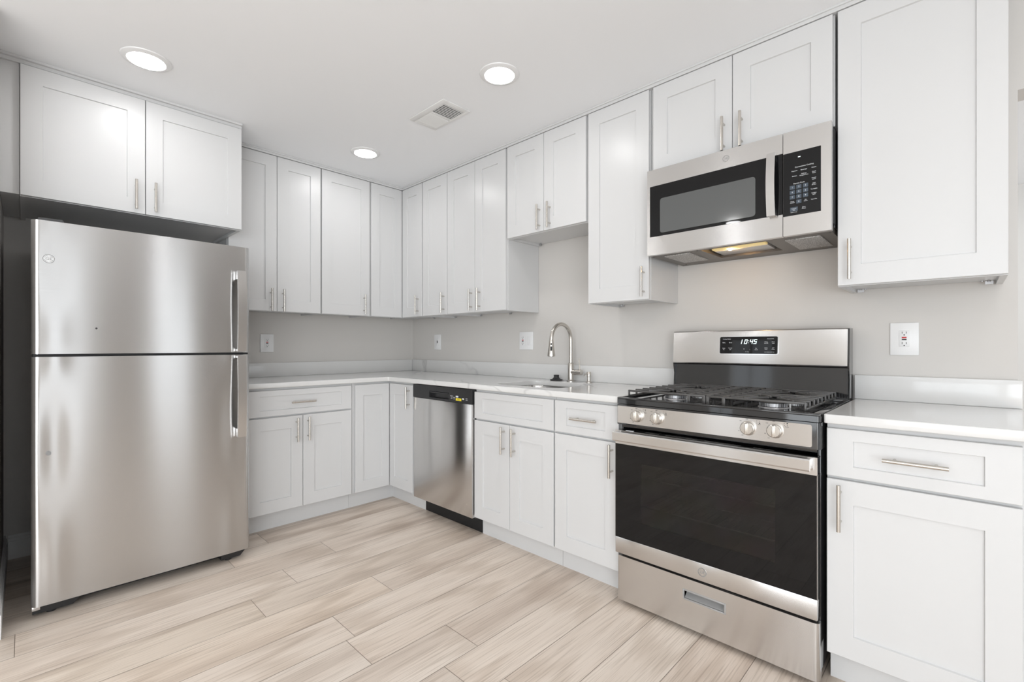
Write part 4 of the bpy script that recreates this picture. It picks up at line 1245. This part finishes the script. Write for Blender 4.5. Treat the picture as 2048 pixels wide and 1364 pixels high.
# local frame following the lean of the fascia
def frameL(p):
    a, n, z = p
    t = (z - 1.05) / 0.167
    return (a + 0.009, -(0.116 - 0.014 * t + n), z)
rrect(frameL, 2.7960, 3.0600, 1.0990, 1.1880, 0.0, 0.0022, 0.008).build('display_bezel', M['chrome'], bf)
dp = rrect(frameL, 2.8000, 3.0560, 1.1030, 1.1840, 0.0010, 0.0020, 0.006).build('display', M['gl_panel'], bf)
def seg_digit(mb, ch, a, z, w, h, n):
    segs = {'1': 'bc', '0': 'abcdef', '4': 'fgbc', '5': 'afgcd'}[ch]
    t = h * 0.14
    def bar(x0, x1, y0, y1):
        pts = [(x0, y0), (x1, y0), (x1, y1), (x0, y1)]
        mb.quad([(a + x + y * 0.22, n, z + y) for x, y in pts])
    H = h / 2
    for s in segs:
        if s == 'a': bar(0, w, h - t, h)
        if s == 'g': bar(0, w, H - t / 2, H + t / 2)
        if s == 'd': bar(0, w, 0, t)
        if s == 'b': bar(w - t, w, H, h)
        if s == 'c': bar(w - t, w, 0, H)
        if s == 'f': bar(0, t, H, h)
        if s == 'e': bar(0, t, 0, H)
mb = MB(frameL)
x = 2.894
for ch, adv in (('1', 0.017), ('0', 0.0245), ('4', 0.017), ('5', 0.017)):
    seg_digit(mb, ch, x - (0.006 if ch == '1' else 0), 1.1495, 0.0128, 0.0215, 0.0034)
    if ch == '0':
        for dz in (0.005, 0.0145): mb.quad([(x + 0.0172 + dz * .22, 0.0034, 1.15 + dz - 0.0012), (x + 0.0194 + dz * .22, 0.0034, 1.15 + dz - 0.0012), (x + 0.0194 + dz * .22, 0.0034, 1.15 + dz + 0.0012), (x + 0.0172 + dz * .22, 0.0034, 1.15 + dz + 0.0012)])
    x += adv
mb.build('clock_digits', M['digit'], dp, 'lit clock reading 10:45', recalc=False)
text_ob('key_lettering', [('Cooking Modes', 2.832, 1.1735, 0.0042), ('Bake', 2.8190, 1.1560, 0.0050), ('Broil', 2.8500, 1.1560, 0.0050), ('Start', 2.8190, 1.1290, 0.0046), ('On', 2.8190, 1.1220, 0.0040), ('Cancel', 2.8490, 1.1300, 0.0046), ('Off', 2.8490, 1.1220, 0.0046),
    ('+', 2.912, 1.1250, 0.008), ('-', 2.938, 1.1250, 0.008), ('Set', 2.966, 1.1290, 0.0042), ('Clock', 2.966, 1.1225, 0.0042), ('Hr / Min', 2.926, 1.1120, 0.0032),
    ('Accessories', 3.026, 1.1735, 0.0042), ('Timer', 3.008, 1.1590, 0.0042), ('On/Off', 3.008, 1.1525, 0.0042), ('Oven', 3.038, 1.1590, 0.0042), ('Light', 3.038, 1.1525, 0.0042),
    ('Delay', 3.008, 1.1310, 0.0042), ('Time', 3.008, 1.1245, 0.0042), ('Self', 3.038, 1.1310, 0.0042), ('Clean', 3.038, 1.1245, 0.0042), ('Lock Controls Hold 3 Sec', 3.022, 1.1120, 0.0028)], M['white_ink'], dp, frameL, 0.0030)
for (a, n_) in ((2.62, 0.58), (3.28, 0.58), (2.62, 0.10), (3.28, 0.10)):
    MB(frameB).cyl((a, n_, 0.0), (a, n_, 0.046), 0.018, n=16).build('leveling_foot', M['blackp'], RG)
bpy.context.view_layer.update()
